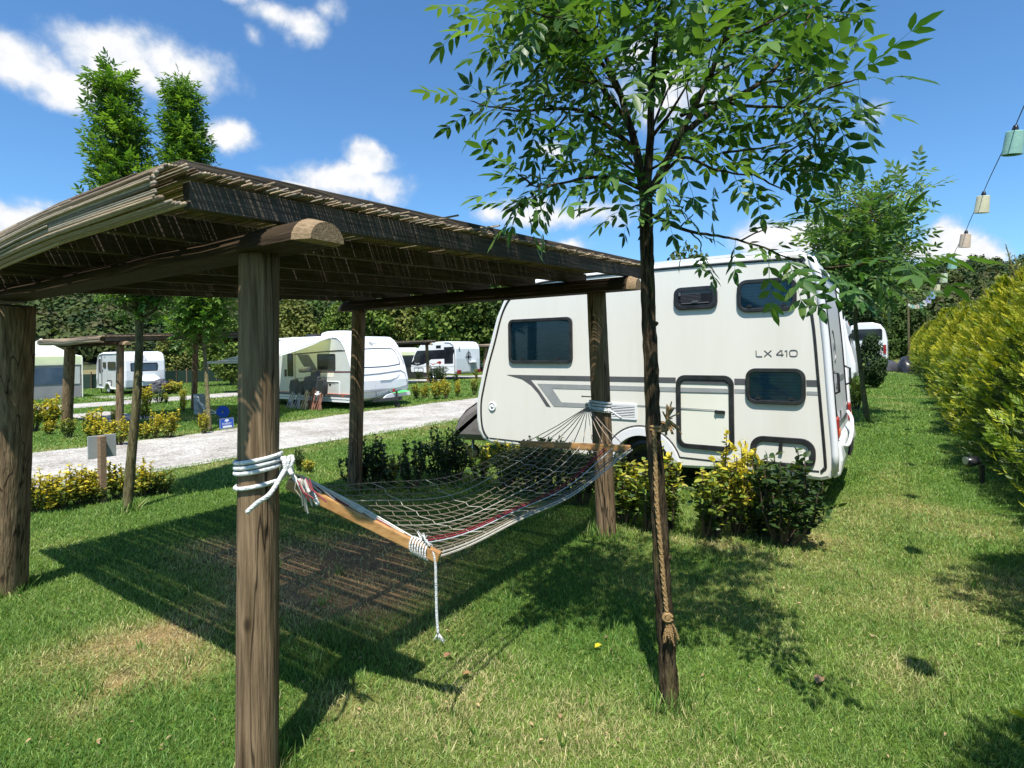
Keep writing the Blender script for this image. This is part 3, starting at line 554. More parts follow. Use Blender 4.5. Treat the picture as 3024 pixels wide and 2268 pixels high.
# ------------------------------------------------------------------ near hammock shelter
def shelter():
    root = thing('pergola', 'near wooden hammock shelter with reed roof and four round posts', 'pergola', (-3.5, 2.8, 0), 'reed roofed wooden shelters')
    for (x0, y0, x1, y1, zt, r) in ((-2.017, 1.212, -2.015, 1.25, 2.005, .073), (-5.12, 1.25, -4.85, 1.25, 1.965, .115), (-5.19, 4.36, -5.12, 4.40, 2.11, .078), (-2.108, 4.53, -2.14, 4.46, 2.11, .083)):
        mb = MB(); n = 26; pts = [(x0 + (x1 - x0) * t, y0 + (y1 - y0) * t, -.05 + (zt + .05) * t) for t in np.linspace(0, 1, n)]
        mb.tube(pts, [r * (1.05 - .07 * t) for t in np.linspace(0, 1, n)], 28, wob=.012); mb.build('post', m_post, root, smooth=True, fix=False)
    def half_log(xa, xb, y, z, w, h):
        mb = MB(); prof = [(w / 2 * math.cos(a), h * math.sin(a)) for a in np.linspace(0, math.pi, 13)]; k = len(prof); rings = []
        for x, s in ((xa, .78), (xa + .07, 1), *[(xx, 1) for xx in np.linspace(xa + .3, xb - .3, 9)], (xb - .07, 1), (xb, .76)):
            wb = random.uniform(-.006, .006); rings.append([(x, y + py * s + wb, z + pz * s + (1 - s) * h * .0) for py, pz in prof])
        vs = sum(rings, []); fs = []
        for i in range(len(rings) - 1): fs += [(i * k + j, i * k + (j + 1) % k, (i + 1) * k + (j + 1) % k, (i + 1) * k + j) for j in range(k)]
        mb.add(vs, fs); mb.mi = 1
        e = len(rings) - 1; mb.add(rings[0], [tuple(range(k))]); mb.add(rings[-1], [tuple(range(k))])
        for i in (0, e - 1):
            for j in range(k): mb.m[i * k + j] = 1
        mb.build('beam', [m_beam, m_cut], root)
    half_log(-5.28, -1.585, 1.235, 1.998, .18, .085); half_log(-5.42, -1.74, 4.42, 2.108, .18, .115)
    for x in (-1.855, -2.42, -2.98, -3.55, -4.12, -4.69, -5.26):
        y0 = .905; zz = lambda y: 2.125 + (y - .9) * .040
        mb = MB(); mb.beam((x, y0, zz(y0)), (x + .01, 4.77, zz(4.77)), .045, .088); bevel(mb.build('rafter', m_raft, root), .003)
    # reed mat: individual canes lying side by side along x
    mb = MB(); y = .80; r = random.Random(4); i = 0; ztop = lambda q: 2.180 + (q - .9) * .040
    def cane(y, z, rad, xa, xb, sag):
        nn = 9; pts = []; ph = r.uniform(0, 6)
        for q in range(nn):
            t = q / (nn - 1); x = xa + (xb - xa) * t; w = sag * (math.sin(1.75 * x + 5.2) + .35 * math.sin(3.9 * x)); pts.append((x, y + .0015 * math.sin(5 * t + ph) + r.gauss(0, .0005), z + .003 * math.sin(6 * t + ph * 1.3) + w))
        c = r.uniform(.0, 1); a = np.array([.13, .085, .055]); b = np.array([.50, .39, .26]); g = np.array([.31, .265, .20]); cc = a + (b - a) * c
        if r.random() < .3: cc = g * r.uniform(.8, 1.1)
        mb.col = tuple(cc * .95); mb.tube(pts, [rad * r.uniform(.92, 1.1) * (1 if q < nn - 2 else (.93 if q == nn - 2 else r.uniform(.55, .95))) for q in range(nn)], 7)
    y = .835; SG = .016
    while y < 4.80:
        rad = r.uniform(.0045, .0072); y += rad; sg = SG * math.exp(-(y - .8) / .3)
        cane(y, ztop(y) + rad, rad, -5.38 - r.uniform(0, .08), -1.795 + r.gauss(0, .008), sg)
        gap = r.random() < .055
        y += rad * (.985 if not gap else 1) + (r.uniform(.002, .0065) if gap else 0)
        if r.random() < .45: cane(y - rad + r.uniform(-.002, .001), ztop(y) + rad * 2.7, rad * .9, -5.3 - r.uniform(0, .1), -1.80 - (r.uniform(0, 1.2) if r.random() < .5 else 0) + r.gauss(0, .01), sg)
    # the front edge of the mat rolls down over the rafter ends
    for k in range(25):
        t = k / 24; a = t * 2.8; yy = .845 - .058 * math.sin(a); z = 2.118 + .068 * math.cos(a) - .010 * t; xr = -1.80 if t < .72 else -1.80 + .10 * (t - .72) / .28
        cane(yy + r.gauss(0, .002), z, r.uniform(.0072, .0098), -5.42 - r.uniform(0, .1), xr + r.gauss(0, .008), SG)
    for k in range(26):
        a = r.uniform(.1, 2.3); cane(.845 - .068 * math.sin(a), 2.116 + .079 * math.cos(a), r.uniform(.005, .0075), -5.4 + r.uniform(0, 1.6), -1.81 - (r.uniform(0, 1.6) if r.random() < .6 else 0), SG)
    for k in range(16):       # loose and broken stalks
        y = r.uniform(.84, 4.7); x = r.uniform(-5.2, -1.85) if k % 2 else r.uniform(-2.1, -1.85); l = r.uniform(.12, .5); dy = r.gauss(0, .05); z = ztop(y) + .02
        mb.col = tuple(np.array([.36, .29, .2]) * r.uniform(.5, 1.2)); mb.tube([(x, y, z), (x + l * .5, y + dy * .3, z - .002), (min(x + l, -1.765), y + dy * .6, z - .004)], .0045, 6)
    mb.build('reed_mat', m_reed, root, smooth=True, colors=True, fix=False)
    for x, y0, y1 in ((-1.90, .895, 4.80), (-3.05, 1.0, 4.82), (-4.08, 1.0, 4.82)):
        q = MB(); q.beam((x, y0, 2.222 + (y0 - .9) * .04), (x, y1, 2.226 + (y1 - .9) * .04), .085, .036); bevel(q.build('batten', m_raft, root), .003)
    return root
near = shelter()
for (dx, dy), lab in (((-11.95, 4.13), 'reed roofed shelter across the gravel road among the yellow shrubs'), ((-17.9, 17.2), 'reed roofed shelter partly in front of the black windowed caravan'), ((-17.9, 29.2), 'farthest reed roofed shelter just left of the big caravan nose')):
    c = copy_tree(near, (near.location.x + dx, near.location.y + dy, 0)); c['label'] = lab; c.scale = (1, 1, .93)

# ------------------------------------------------------------------ hammock
def hammock():
    e1 = np.array([-1.581, 1.73, .787]); e0 = np.array([-2.17, 1.50, 1.04]); f0 = at_y(1538, 1310, 3.9); f1 = at_y(1862, 1325, 3.9)
    root = thing('hammock', 'net hammock with varnished wooden bars slung between the shelter posts', 'hammock', (-2, 2.7, .6))
    ax = unit(e1 - e0)
    for a, b in ((e0 - ax * .04, e1 + ax * .03), (f0, f1)):
        mb = MB(); mb.beam(a, b, .026, .05); bevel(mb.build('spreader_bar', m_bar, root), .006, 2)
    NU, NV = 15, 25
    def Pn(u, v):
        a = e0 + (e1 - e0) * u; b = f0 + (f1 - f0) * u; p = a + (b - a) * v
        s = 4 * v * (1 - v); p = p - np.array([0, 0, 1.]) * s * (.10 + .07 * math.sin(math.pi * u))
        return p + (np.array([-.10, 0, -.015]) * s * (u - .35)) + np.array([0, 0, .018 * math.sin(9 * v + 5 * u)]) * s
    mb = MB(); beige = (.21, .18, .13); white = (.48, .45, .38)
    for i in range(NU):
        u = i / (NU - 1); mb.col = (.24, .025, .04) if i == 11 else ((.62, .66, .7) if i == 12 else (white if i in (3, 8, 14) else beige))
        mb.tube([Pn(u, v) for v in np.linspace(0, 1, 30)], .0025 if i < NU - 1 else .0042, 5)
        if i in (11, 14, 13): mb.tube([Pn(u + .015, v) - np.array([0, 0, .008]) for v in np.linspace(0, 1, 26)], .0048, 5)
    for j in range(1, NV):
        v0 = j / NV; mb.col = white if j % 5 == 0 else beige
        mb.tube([Pn(u, min(.995, max(.005, v0 + (.018 if k % 2 else -.0)))) for k, u in enumerate(np.linspace(0, 1, NU))], .0022, 4)
    mb.build('net', m_net, root, colors=True)
    mb = MB(); tieD = np.array([-2.20, 4.38, 1.125]); mb.col = (.30, .24, .19)
    for i in range(11): q = f0 + (f1 - f0) * ((i + .3) / 10.6); mb.tube([q, q + (tieD - q) * .5 - np.array([0, 0, .012]), tieD], .0036, 4)
    mb.build('gathered_cords', m_net, root, colors=True); mb = MB(); tieA = np.array([-1.885, 1.29, 1.165])
    for i in range(9):
        q = e0 + (e1 - e0) * (.1 + .1 * i) + np.array([0, 0, .028]); mb.col = (.6, .58, .52) if i % 3 else (.25, .05, .06); m = e0 + np.array([.02 * (i % 3 - 1), .02, .045]); mb.tube([tieA, m, (m + q) / 2 + np.array([0, 0, .004 * (i % 3)]), q], .0036, 4)
    for i in range(16): mb.col = random.choice(((.6, .58, .52), (.25, .05, .06), (.4, .36, .3))); s = tieA + np.array([random.uniform(0, .06), random.uniform(0, .05), -.02]); mb.tube([s, s + np.array([random.gauss(.02, .02), 0, -.04]), s + np.array([random.gauss(.03, .03), .02, -random.uniform(.05, .13)])], .003, 4)
    mb.build('gathered_cords', m_net, root, colors=True)
    mb = MB()
    def wrap(cx, cy, r, zs, z_knot, ang, rr):
        for k, z in enumerate(zs): mb.tube([(cx + r * math.cos(a), cy + r * math.sin(a), z + .012 * math.cos(a - ang)) for a in np.linspace(ang, ang + 2 * math.pi, 30)], rr, 8)
    def post_rope(cx, cy, r, zs, ang, rr, tails):
        nonlocal mb
        mb = MB(); wrap(cx, cy, r + rr * .9, zs, 0, ang, rr); kx = np.array([cx + (r + .03) * math.cos(ang), cy + (r + .03) * math.sin(ang), sum(zs) / len(zs)])
        for k in range(4): mb.tube([kx + np.array([.022 * math.cos(a + k), .022 * math.sin(a), .035 * math.sin(a * 1 + k)]) for a in np.linspace(0, 6.28, 14)], rr, 7)
        for t in tails: mb.tube(catmull(np.array([kx] + [np.array(q) for q in t]), 5), rr, 8)
        mb.build('tie_rope', m_rope, root, smooth=True)
    post_rope(-2.016, 1.235, .073, (1.225, 1.205, 1.185, 1.13), 0.75, .0085, [[at_d(800, 1455, 1.99), at_d(760, 1485, 1.965), at_d(728, 1514, 1.95)], [at_d(880, 1425, 2.15), at_d(920, 1455, 2.15), at_d(940, 1492, 2.15)], [tieA]])
    post_rope(-2.128, 4.49, .083, (1.16, 1.135, 1.11, 1.085), -2.3, .010, [[np.array([-2.03, 4.38, 1.10]), at_d(1800, 1212, 4.75), at_d(1836, 1236, 4.74)], [tieD]])
    mb = MB(); mb.tube(catmull(np.array([e1 + np.array([-.02, -.01, .03]), e1 + np.array([.012, -.005, .0]), e1 + np.array([.013, 0, -.12]), e1 + np.array([.011, .004, -.24]), e1 + np.array([.017, .004, -.325])]), 6), .006, 7)
    for k in range(9): s = e1 + np.array([.017, .004, -.32]); mb.tube([s, s + np.array([random.gauss(.01, .012), random.gauss(0, .01), -.03])], [.003, .0015], 4)
    for k in range(7): mb.tube([e1 - ax * (.02 + .012 * k) + .034 * np.array([0, math.cos(a) * .7, math.sin(a)]) for a in np.linspace(0, 6.28, 12)], .0042, 5)
    for k in range(5): s = e1 - ax * .05 + np.array([0, 0, .03]); mb.tube([s, s + np.array([random.gauss(0, .03), random.gauss(0, .02), .03]), s + np.array([random.gauss(.02, .03), 0, -.01])], .004, 5)
    mb.build('hanging_cord', m_rope, root, smooth=True)
    n = thing('iron_nail', 'iron nail driven into the far right shelter post above the hammock tie', 'nail', (-2.22, 4.46, 1.2)); mb = MB(); mb.tube([(-2.18, 4.47, 1.205), (-2.275, 4.43, 1.21)], .005, 8); mb.lathe((-2.275, 4.43, 1.21), [(0, 0), (.011, 0), (.011, .004), (0, .004)], 10, (-1, -.4, 0)); mb.build('shank', m_rub, n)
hammock()

# ------------------------------------------------------------------ caravans
def loaf(prof, y0, y1, r=.035, capmat=1):
    P = np.array(prof, float); k = len(P); a = P - np.roll(P, 1, 0); b = np.roll(P, -1, 0) - P
    area = np.sum(P[:, 0] * np.roll(P[:, 1], -1) - np.roll(P[:, 0], -1) * P[:, 1]); sg = 1 if area > 0 else -1
    n = unit(unit(np.stack([-a[:, 1], a[:, 0]], -1)) + unit(np.stack([-b[:, 1], b[:, 0]], -1))) * sg
    mb = MB(); secs = [(y0, r), (y0 + .3 * r, .3 * r), (y0 + r, 0), (y1 - r, 0), (y1 - .3 * r, .3 * r), (y1, r)]; vs = []
    for y, o in secs: vs += [(p[0], y, p[1]) for p in P + n * o]
    fs = [(i * k + j, i * k + (j + 1) % k, (i + 1) * k + (j + 1) % k, (i + 1) * k + j) for i in range(len(secs) - 1) for j in range(k)]
    mb.add(vs, fs); mb.mi = capmat; mb.add(vs[:k], [tuple(range(k))]); mb.add(vs[-k:], [tuple(range(k))]); return mb
class Side:
    """features on a side wall at y = Y facing -y, given in (x, z)"""
    def __init__(s, root, Y): s.root = root; s.Y = Y
    def loop(s, pts, d): return [(x, s.Y - d, z) for x, z in pts]
    def rr(s, x0, z0, x1, z1, r, d, n=6): return [((x0 + x1) / 2 + a, s.Y - d, (z0 + z1) / 2 + b) for a, b in rrect(x1 - x0, z1 - z0, r, n)]
    def window(s, x0, z0, x1, z1, r=.07, fw=.035, blind=True, pane=None):
        mb = MB(); mb.ring(s.rr(x0, z0, x1, z1, r, -.005), s.rr(x0 + fw, z0 + fw, x1 - fw, z1 - fw, r * .55, -.005), (0, -.034, 0)); w = bevel(mb.build('window', m_rub, s.root), .006, 2)
        g = fw * .9; mb = MB(); mb.add(s.rr(x0 + g, z0 + g, x1 - g, z1 - g, r * .55, .021), [tuple(range(28))]); mb.build('pane', m_glass if blind else (pane or m_dglass), w, fix=False)
        if blind:
            mb = MB(); n = int((z1 - z0 - 2 * g) / .030); dz = (z1 - z0 - 2 * g) / n
            for i in range(n): z = z0 + g + dz * i; mb.add([(x0 + g, s.Y - .013, z), (x1 - g, s.Y - .013, z), (x1 - g, s.Y - .003, z + dz * .7), (x0 + g, s.Y - .003, z + dz * .7), (x1 - g, s.Y - .013, z + dz), (x0 + g, s.Y - .013, z + dz)], [(0, 1, 2, 3), (3, 2, 4, 5)])
            mb.build('blind', m_slat, w, fix=False)
            for x in (x0 + .22 * (x1 - x0), x0 + .78 * (x1 - x0)):
                mb = MB(); mb.box((x, s.Y - .026, z0 + g + .022), (.06, .012, .014)); mb.box((x, s.Y - .03, z0 + g + .03), (.02, .016, .02)); mb.build('catch', m_rub, w)
        return w
    def hatch(s, x0, z0, x1, z1, r, fw=.035, latch=None, fm=None, pm=None):
        mb = MB(); mb.ring(s.rr(x0, z0, x1, z1, r, -.005), s.rr(x0 + fw, z0 + fw, x1 - fw, z1 - fw, r * .6, -.005), (0, -.03, 0)); w = bevel(mb.build('hatch', fm or m_rub, s.root), .006, 2)
        mb = MB(); mb.prism(s.rr(x0 + fw, z0 + fw, x1 - fw, z1 - fw, r * .6, -.003), (0, -.009, 0)); mb.build('panel', pm or m_cream, w)
        if latch:
            x, z, dx, dz = latch; mb = MB(); mb.prism([(x + a, s.Y - .012, z + b) for a, b in rrect(max(abs(dx), .03), max(abs(dz), .03), .013)], (0, -.016, 0)); mb.lathe((x - dx * .33, s.Y - .028, z - dz * .33), [(.009, 0), (.009, -.003), (0, -.003)], 12, (0, 1, 0)); mb.build('latch', m_rub, w)
    def decal(s, pts, mat, name='stripe', d=.002, off=.0015): mb = MB(); mb.prism(s.loop(pts, d), (0, -off, 0)); return mb.build(name, mat, s.root)
    def line(s, pts, rad, mat, name='trim', closed=False): mb = MB(); mb.tube([(x, s.Y, z) for x, z in pts], rad, 8, closed=closed); return mb.build(name, mat, s.root, smooth=True)
def wheel(root, x, y, r, w=.17, rim=m_chrome):
    mb = MB(); mb.lathe((x, y, r), [(r * .62, 0), (r * .93, 0), (r, .03), (r, w - .03), (r * .93, w), (r * .6, w)], 28, (0, 1, 0)); t = mb.build('wheel', m_rub, root, smooth=True)
    mb = MB(); mb.lathe((x, y, r), [(0, .035), (r * .2, .02), (r * .5, .045), (r * .62, .012), (r * .66, .0)], 20, (0, 1, 0)); mb.build('rim', rim, t, smooth=True)
def text(name, body, size, loc, rot, mat, parent, wide=1., ext=.001):
    cu = bpy.data.curves.new(name, 'FONT'); cu.body = body; cu.size = size; cu.extrude = ext; cu.materials.append(mat); cu.align_x = 'CENTER'; cu.align_y = 'CENTER'
    tmp = bpy.data.objects.new(name, cu); C.objects.link(tmp); me = bpy.data.meshes.new_from_object(tmp.evaluated_get(bpy.context.evaluated_depsgraph_get())); bpy.data.objects.remove(tmp)
    if not me.materials: me.materials.append(mat)
    o = bpy.data.objects.new(name, me); C.objects.link(o); o.parent = parent; o.location = np.array(loc) - root_base(parent); o.rotation_euler = rot; o.scale = (wide, 1, 1); return o
SX = (R(90), 0, 0); SXX = (R(90), 0, R(90))

def big_caravan():
    Y = 6.3; y1 = 8.45
    root = thing('caravan', 'big white caravan with charcoal stripes and blue blinds behind the hammock shelter', 'caravan', (-2.6, 7.4, 0), 'white caravans')
    ac = (-2.47, .25); arch = [(ac[0] + .36 * math.cos(a), ac[1] + .36 * math.sin(a)) for a in np.linspace(math.pi * .98, math.pi * .02, 15)]
    rear = [(-.50, .40), (-.495, .60), (-.52, .95), (-.56, 1.64), (-.60, 2.1), (-.635, 2.42), (-.69, 2.53), (-.80, 2.585)]
    front = [(-4.0, 2.545), (-4.22, 2.47), (-4.40, 2.34), (-4.54, 2.08), (-4.66, 1.73), (-4.77, 1.42), (-4.87, 1.07), (-4.91, .88), (-4.91, .64), (-4.88, .49), (-4.80, .38)]
    prof = [(-.62, .29), (-.54, .32)] + rear + [(-2.2, 2.59), (-3.6, 2.575)] + front + [(-4.66, .33), (-3.6, .315)] + arch + [(-1.5, .30)]
    loaf(prof, Y, y1, .04, 1).build('body', [m_gloss, m_white], root, smooth=False)
    s = Side(root, Y)
    hv = [(-.62, .385), (-.595, .42), (-.585, .48), (-.62, 1.04), (-.64, 1.34), (-.67, 1.79), (-.71, 2.13), (-.735, 2.40), (-.78, 2.47), (-.86, 2.505), (-2.2, 2.525), (-3.5, 2.51), (-3.95, 2.475), (-4.18, 2.40), (-4.33, 2.29), (-4.45, 2.08), (-4.565, 1.73), (-4.675, 1.42), (-4.775, 1.07), (-4.815, .88), (-4.815, .65), (-4.78, .50), (-4.70, .40)]
    s.line(catmull(np.array([(x, z, 0) for x, z in hv]), 4)[:, :2].tolist(), .014, m_rub, 'edge_trim')
    s.line([(-.64, .385), (-1.3, .385), (-2.02, .395)] + [(ac[0] + .47 * math.cos(a), ac[1] + .47 * math.sin(a)) for a in np.linspace(.32, math.pi - .3, 22)] + [(-2.95, .39), (-4.0, .40), (-4.68, .41)], .0075, m_rub, 'arch_trim')
    mb = MB(); mb.ring([(ac[0] + .45 * math.cos(a), Y - .001, ac[1] + .45 * math.sin(a)) for a in np.linspace(.12, math.pi - .12, 24)] + [(ac[0] - .40, Y - .001, .305)] + [(ac[0] + .40, Y - .001, .305)], [(ac[0] + .355 * math.cos(a), Y - .001, ac[1] + .355 * math.sin(a)) for a in np.linspace(.12, math.pi - .12, 24)] + [(ac[0] - .354, Y - .001, .305)] + [(ac[0] + .354, Y - .001, .305)], (0, -.018, 0)); bevel(mb.build('wheel_arch', m_gloss, root), .006)
    mb = MB(); mb.box((ac[0], 6.62, .42), (.70, .02, .46)); mb.box((-2.2, 7.3, .34), (3.4, 1.7, .03)); mb.build('underside', m_dark, root)
    wheel(root, ac[0], 6.42, .30, .18, m_rub)
    s.window(-4.325, 1.445, -3.355, 2.035, .075, .042); s.window(-1.385, 1.985, -.815, 2.325, .10, .042); s.window(-1.31, 1.03, -.745, 1.40, .10, .042)
    w = s.window(-2.06, 2.045, -1.585, 2.295, .08, .05, False)
    mb = MB(); mb.box((-1.82, Y - .03, 2.115), (.30, .012, .012)); mb.box((-1.82, Y - .033, 2.13), (.07, .016, .022)); mb.box((-1.82, Y - .024, 2.25), (.24, .006, .01)); mb.box((-1.99, Y - .028, 2.22), (.022, .012, .04))
    for i in range(6): mb.box((-1.87, Y - .0225, 2.14 + .015 * i), (.22, .002, .004))
    mb.build('catch', m_decal, w)
    s.hatch(-2.05, .505, -1.43, 1.32, .10, .052, (-1.575, .925, .11, .035)); s.hatch(-1.275, .385, -.665, .70, .13, .058, (-.98, .585, .032, .11), pm=m_white)
    x_end = -.645; top = [(-4.37, 1.292), (x_end, 1.285), (x_end, 1.222), (-3.99, 1.232), (-3.86, 1.10), (-3.69, .885), (-3.755, .892), (-3.88, 1.06), (-3.98, 1.155), (-4.12, 1.235)]
    s.decal([(-4.37, 1.292), (-2.055, 1.29), (-2.055, 1.23), (-3.99, 1.232), (-3.86, 1.10), (-3.69, .885), (-3.755, .892), (-3.88, 1.06), (-3.98, 1.155), (-4.12, 1.235)], m_decal); s.decal([(-1.425, 1.288), (-1.315, 1.288), (-1.315, 1.225), (-1.425, 1.225)], m_decal); s.decal([(-.742, 1.285), (-.648, 1.285), (-.645, 1.222), (-.74, 1.222)], m_decal)
    s.decal([(-2.0, 1.288), (-1.49, 1.288), (-1.485, 1.225), (-2.0, 1.228)], m_decal, d=.0125)
    s.decal([(-3.885, 1.182), (-2.055, 1.18), (-2.055, 1.128), (-3.66, 1.122), (-3.53, .952), (-2.88, .952), (-2.88, .905), (-3.64, .893)], m_decal2); s.decal([(-1.425, 1.178), (-1.318, 1.178), (-1.318, 1.135), (-1.425, 1.135)], m_decal2); s.decal([(-.74, 1.172), (-.642, 1.172), (-.640, 1.138), (-.74, 1.138)], m_decal2); s.decal([(-2.0, 1.18), (-1.485, 1.178), (-1.48, 1.135), (-2.0, 1.13)], m_decal2, d=.0125)
    s.decal([(-2.515, .962), (-2.055, .955), (-2.055, .94), (-2.515, .943)], m_decal2); s.decal([(-2.0, .955), (-1.60, .948), (-1.60, .940), (-2.0, .941)], m_decal2, d=.0125)
    # LX 410 drawn as strokes
    mb = MB(); hgt = .062; x = -1.205; z0 = 1.522; wd = .07; r = .0048
    def stroke(pts, closed=False): mb.tube([(x + a * wd, Y - .001, z0 + b * hgt) for a, b in pts], r, 6, closed=closed)
    stroke([(0, 1), (0, .12), (.1, 0), (.85, 0)]); x += .08; stroke([(0, 1), (.95, 0)]); stroke([(0, 0), (.95, 1)]); mb.build('lettering', m_decal, root); mb = MB(); x += .115
    stroke([(.72, 0), (.72, 1), (.6, 1), (0, .34), (0, .26), (.95, .26)]); x += .078; stroke([(0, .86), (.25, 1), (.25, 0)]); x += .042; stroke([(.3, 0), (.75, 0), (.93, .1), (1, .3), (1, .7), (.93, .9), (.75, 1), (.3, 1), (.1, .9), (.03, .7), (.03, .3), (.1, .1)], True)
    mb.build('lettering', m_decal, root)
    # heater grille, water inlet
    mb = MB(); mb.ring(s.rr(-2.875, .785, -2.52, .970, .012, -.001), s.rr(-2.85, .81, -2.545, .945, .006, -.001), (0, -.014, 0)); g = mb.build('grille', m_gloss, root)
    mb = MB(); mb.add(s.rr(-2.85, .81, -2.545, .945, .006, .002), [tuple(range(28))]); mb.build('grille_opening', m_dark, g)
    mb = MB()
    for i in range(7): mb.box((-2.6975, Y - .008, .82 + i * .0192), (.30, .012, .008), Matrix.Rotation(.5, 3, 'X'))
    mb.build('louvre', m_gloss, g)
    mb = MB(); mb.lathe((-4.62, Y, .85), [(.062, .0), (.062, -.012), (.05, -.02), (.045, -.012), (.02, -.012), (.018, -.022), (.006, -.024)], 24, (0, 1, 0)); mb.mi = 1; mb.lathe((-4.62, Y - .0245, .85), [(.006, 0), (0, 0)], 10, (0, 1, 0)); mb.build('filler_cap', [m_gloss, m_dark], root, smooth=True)
    mb = MB(); mb.box((-3.05, Y - .006, .555), (.13, .012, .028)); mb.build('side_marker', m_rub, root)
    # stains down the wall
    # rear end (+x)
    xr = lambda z: float(np.interp(z, [q[1] for q in rear], [q[0] for q in rear]))
    mb = MB()
    mb.tube([(xr(z) + .004, 6.62, z) for z in np.linspace(.95, 2.4, 8)] + [(xr(2.4) + .004, 8.15, 2.4)] + [(xr(z) + .004, 8.15, z) for z in np.linspace(2.35, .95, 8)] + [(xr(.8) + .004, 8.0, .80), (xr(.8) + .004, 6.8, .80)], .012, 7, closed=True); mb.build('rear_trim', m_rub, root, smooth=True)
    for yy in (6.31, 8.40):
        mb = MB(); mb.tube([(xr(z) - .005, yy, z) for z in np.linspace(.40, 2.5, 14)], .035, 10); mb.build('corner_moulding', m_gloss, root, smooth=True)
    for yy in (6.50, 8.22):
        mb = MB(); mb.prism([(xr(.8) - .01, yy + a, .80 + b) for a, b in rrect(.10, .22, .03)], (.045, 0, 0)); t = bevel(mb.build('tail_light', m_red, root), .01); mb = MB(); mb.prism([(xr(.8) + .036, yy + a, .76 + b) for a, b in rrect(.09, .07, .02)], (.008, 0, 0)); mb.build('indicator', m_amber, t)
        mb = MB(); mb.prism([(xr(.55) - .01, yy + .07 + a, .55 + b) for a, b in ((-.03, -.06), (.03, -.06), (.0, .08))], (.03, 0, 0)); mb.build('reflector', m_red, root)
        mb = MB(); mb.tube([(xr(1.25) + .0, yy, 1.13), (xr(1.2) + .06, yy, 1.16), (xr(1.3) + .06, yy, 1.34), (xr(1.35), yy, 1.37)], .014, 7); mb.build('grab_handle', m_rub, root, smooth=True)
    mb = MB(); mb.prism([(x, 6.34, z) for x, z in ((-.53, .31), (-.46, .35), (-.435, .50), (-.45, .64), (-.52, .70))], (0, 2.07, 0)); bevel(mb.build('bumper', m_gloss, root), .03, 3)
    mb = MB(); mb.tube(catmull(np.array([(-.47, 6.55, .62), (-.42, 6.75, .60), (-.405, 7.1, .68), (-.42, 7.4, .80), (-.47, 7.6, .86)]), 5), .019, 8); mb.build('bumper_rail', m_gloss, root, smooth=True)
    mb = MB(); mb.box((-.432, 7.35, .50), (.03, .5, .13)); mb.build('number_plate', m_dark, root)
    mb = MB(); mb.prism([(xr(.85) - .004, 7.2 + a, .86 + b) for a, b in rrect(.12, .10, .045)], (.008, 0, 0)); mb.build('rear_cap', m_dark, root)
    mb = MB(); mb.tube([(xr(1.62 + .17 * math.sin(a)) + .003, 7.05 + .11 * math.cos(a), 1.62 + .17 * math.sin(a)) for a in np.linspace(-2.0, 2.0, 24)], .006, 5); mb.build('emblem', m_decal, root); text('lettering', 'LX', .15, (xr(1.62) + .007, 7.04, 1.62), SXX, m_decal, root, .8); text('lettering', 'LUXTER', .13, (xr(1.20) + .006, 7.15, 1.20), SXX, m_decal, root, 1.1)
    mb = MB(); mb.prism([(xr(1.25) + .003, 7.40, 1.22), (xr(1.25) + .003, 8.05, 1.22), (xr(1.3) + .003, 8.05, 1.285), (xr(1.3) + .003, 7.40, 1.285)], (.002, 0, 0)); mb.build('stripe', m_decal2, root)
    # roof edge, drawbar
    mb = MB(); mb.box((-2.3, 6.345, 2.60), (3.0, .05, .03)); mb.build('roof_rail', m_gloss, root)
    mb = MB(); mb.beam((-4.75, 6.7, .36), (-5.75, 7.3, .36), .07, .09); mb.beam((-4.75, 8.0, .36), (-5.75, 7.4, .36), .07, .09); mb.beam((-4.7, 6.55, .33), (-4.55, 6.55, 0), .05, .03); mb.build('drawbar', m_rub, root)
    a = at_y(1397, 1245, 6.75); b = at_y(1397, 1352, 6.75); mb = MB(); mb.tube([a, (a + b) / 2], .028, 12); mb.tube([(a + b) / 2, b], .022, 12); j = mb.build('jockey_wheel', m_chrome, root, smooth=True)
    mb = MB(); mb.tube([a, a + np.array([0, 0, .03]), a + np.array([-.13, -.02, .035])], .008, 7); mb.build('crank', m_chrome, j); mb = MB(); k = a + np.array([-.13, -.02, .035]); mb.tube([k - np.array([0, 0, .01]), k + np.array([0, 0, .055])], .018, 10); mb.mi = 0; c = at_y(1392, 1365, 6.75); mb.tube([c, c - np.array([0, 0, .07])], .018, 10); mb.build('handle', m_red, j, smooth=True)
    mb = MB(); mb.lathe((b[0], b[1] - .02, .1), [(0, 0), (.1, 0), (.1, .05), (0, .05)], 16, (0, 1, 0)); mb.build('tyre', m_rub, j)
    # cover over the drawbar box
    cv = thing('drawbar_cover', 'domed taupe fabric cover on the drawbar at the big caravan nose', 'cover', (-5.35, 7.2, .4)); mb = MB(); n, k2 = 12, 16
    prof = [(-4.86, .92), (-5.02, .90), (-5.2, .84), (-5.4, .72), (-5.55, .56), (-5.62, .40), (-5.60, .28), (-4.86, .28)]; lo = loaf([(x, z + random.uniform(-.008, .008)) for x, z in catmull(np.array([(x, z, 0) for x, z in prof]), 4)[:, :2]], 6.62, 7.9, .10, 0); lo.build('fabric', m_cover, cv, smooth=True)
    mb = MB(); mb.tube([(x, 6.70, z) for x, z in prof[:-1]], .012, 6); mb.build('piping', m_rub, cv)
big_caravan()

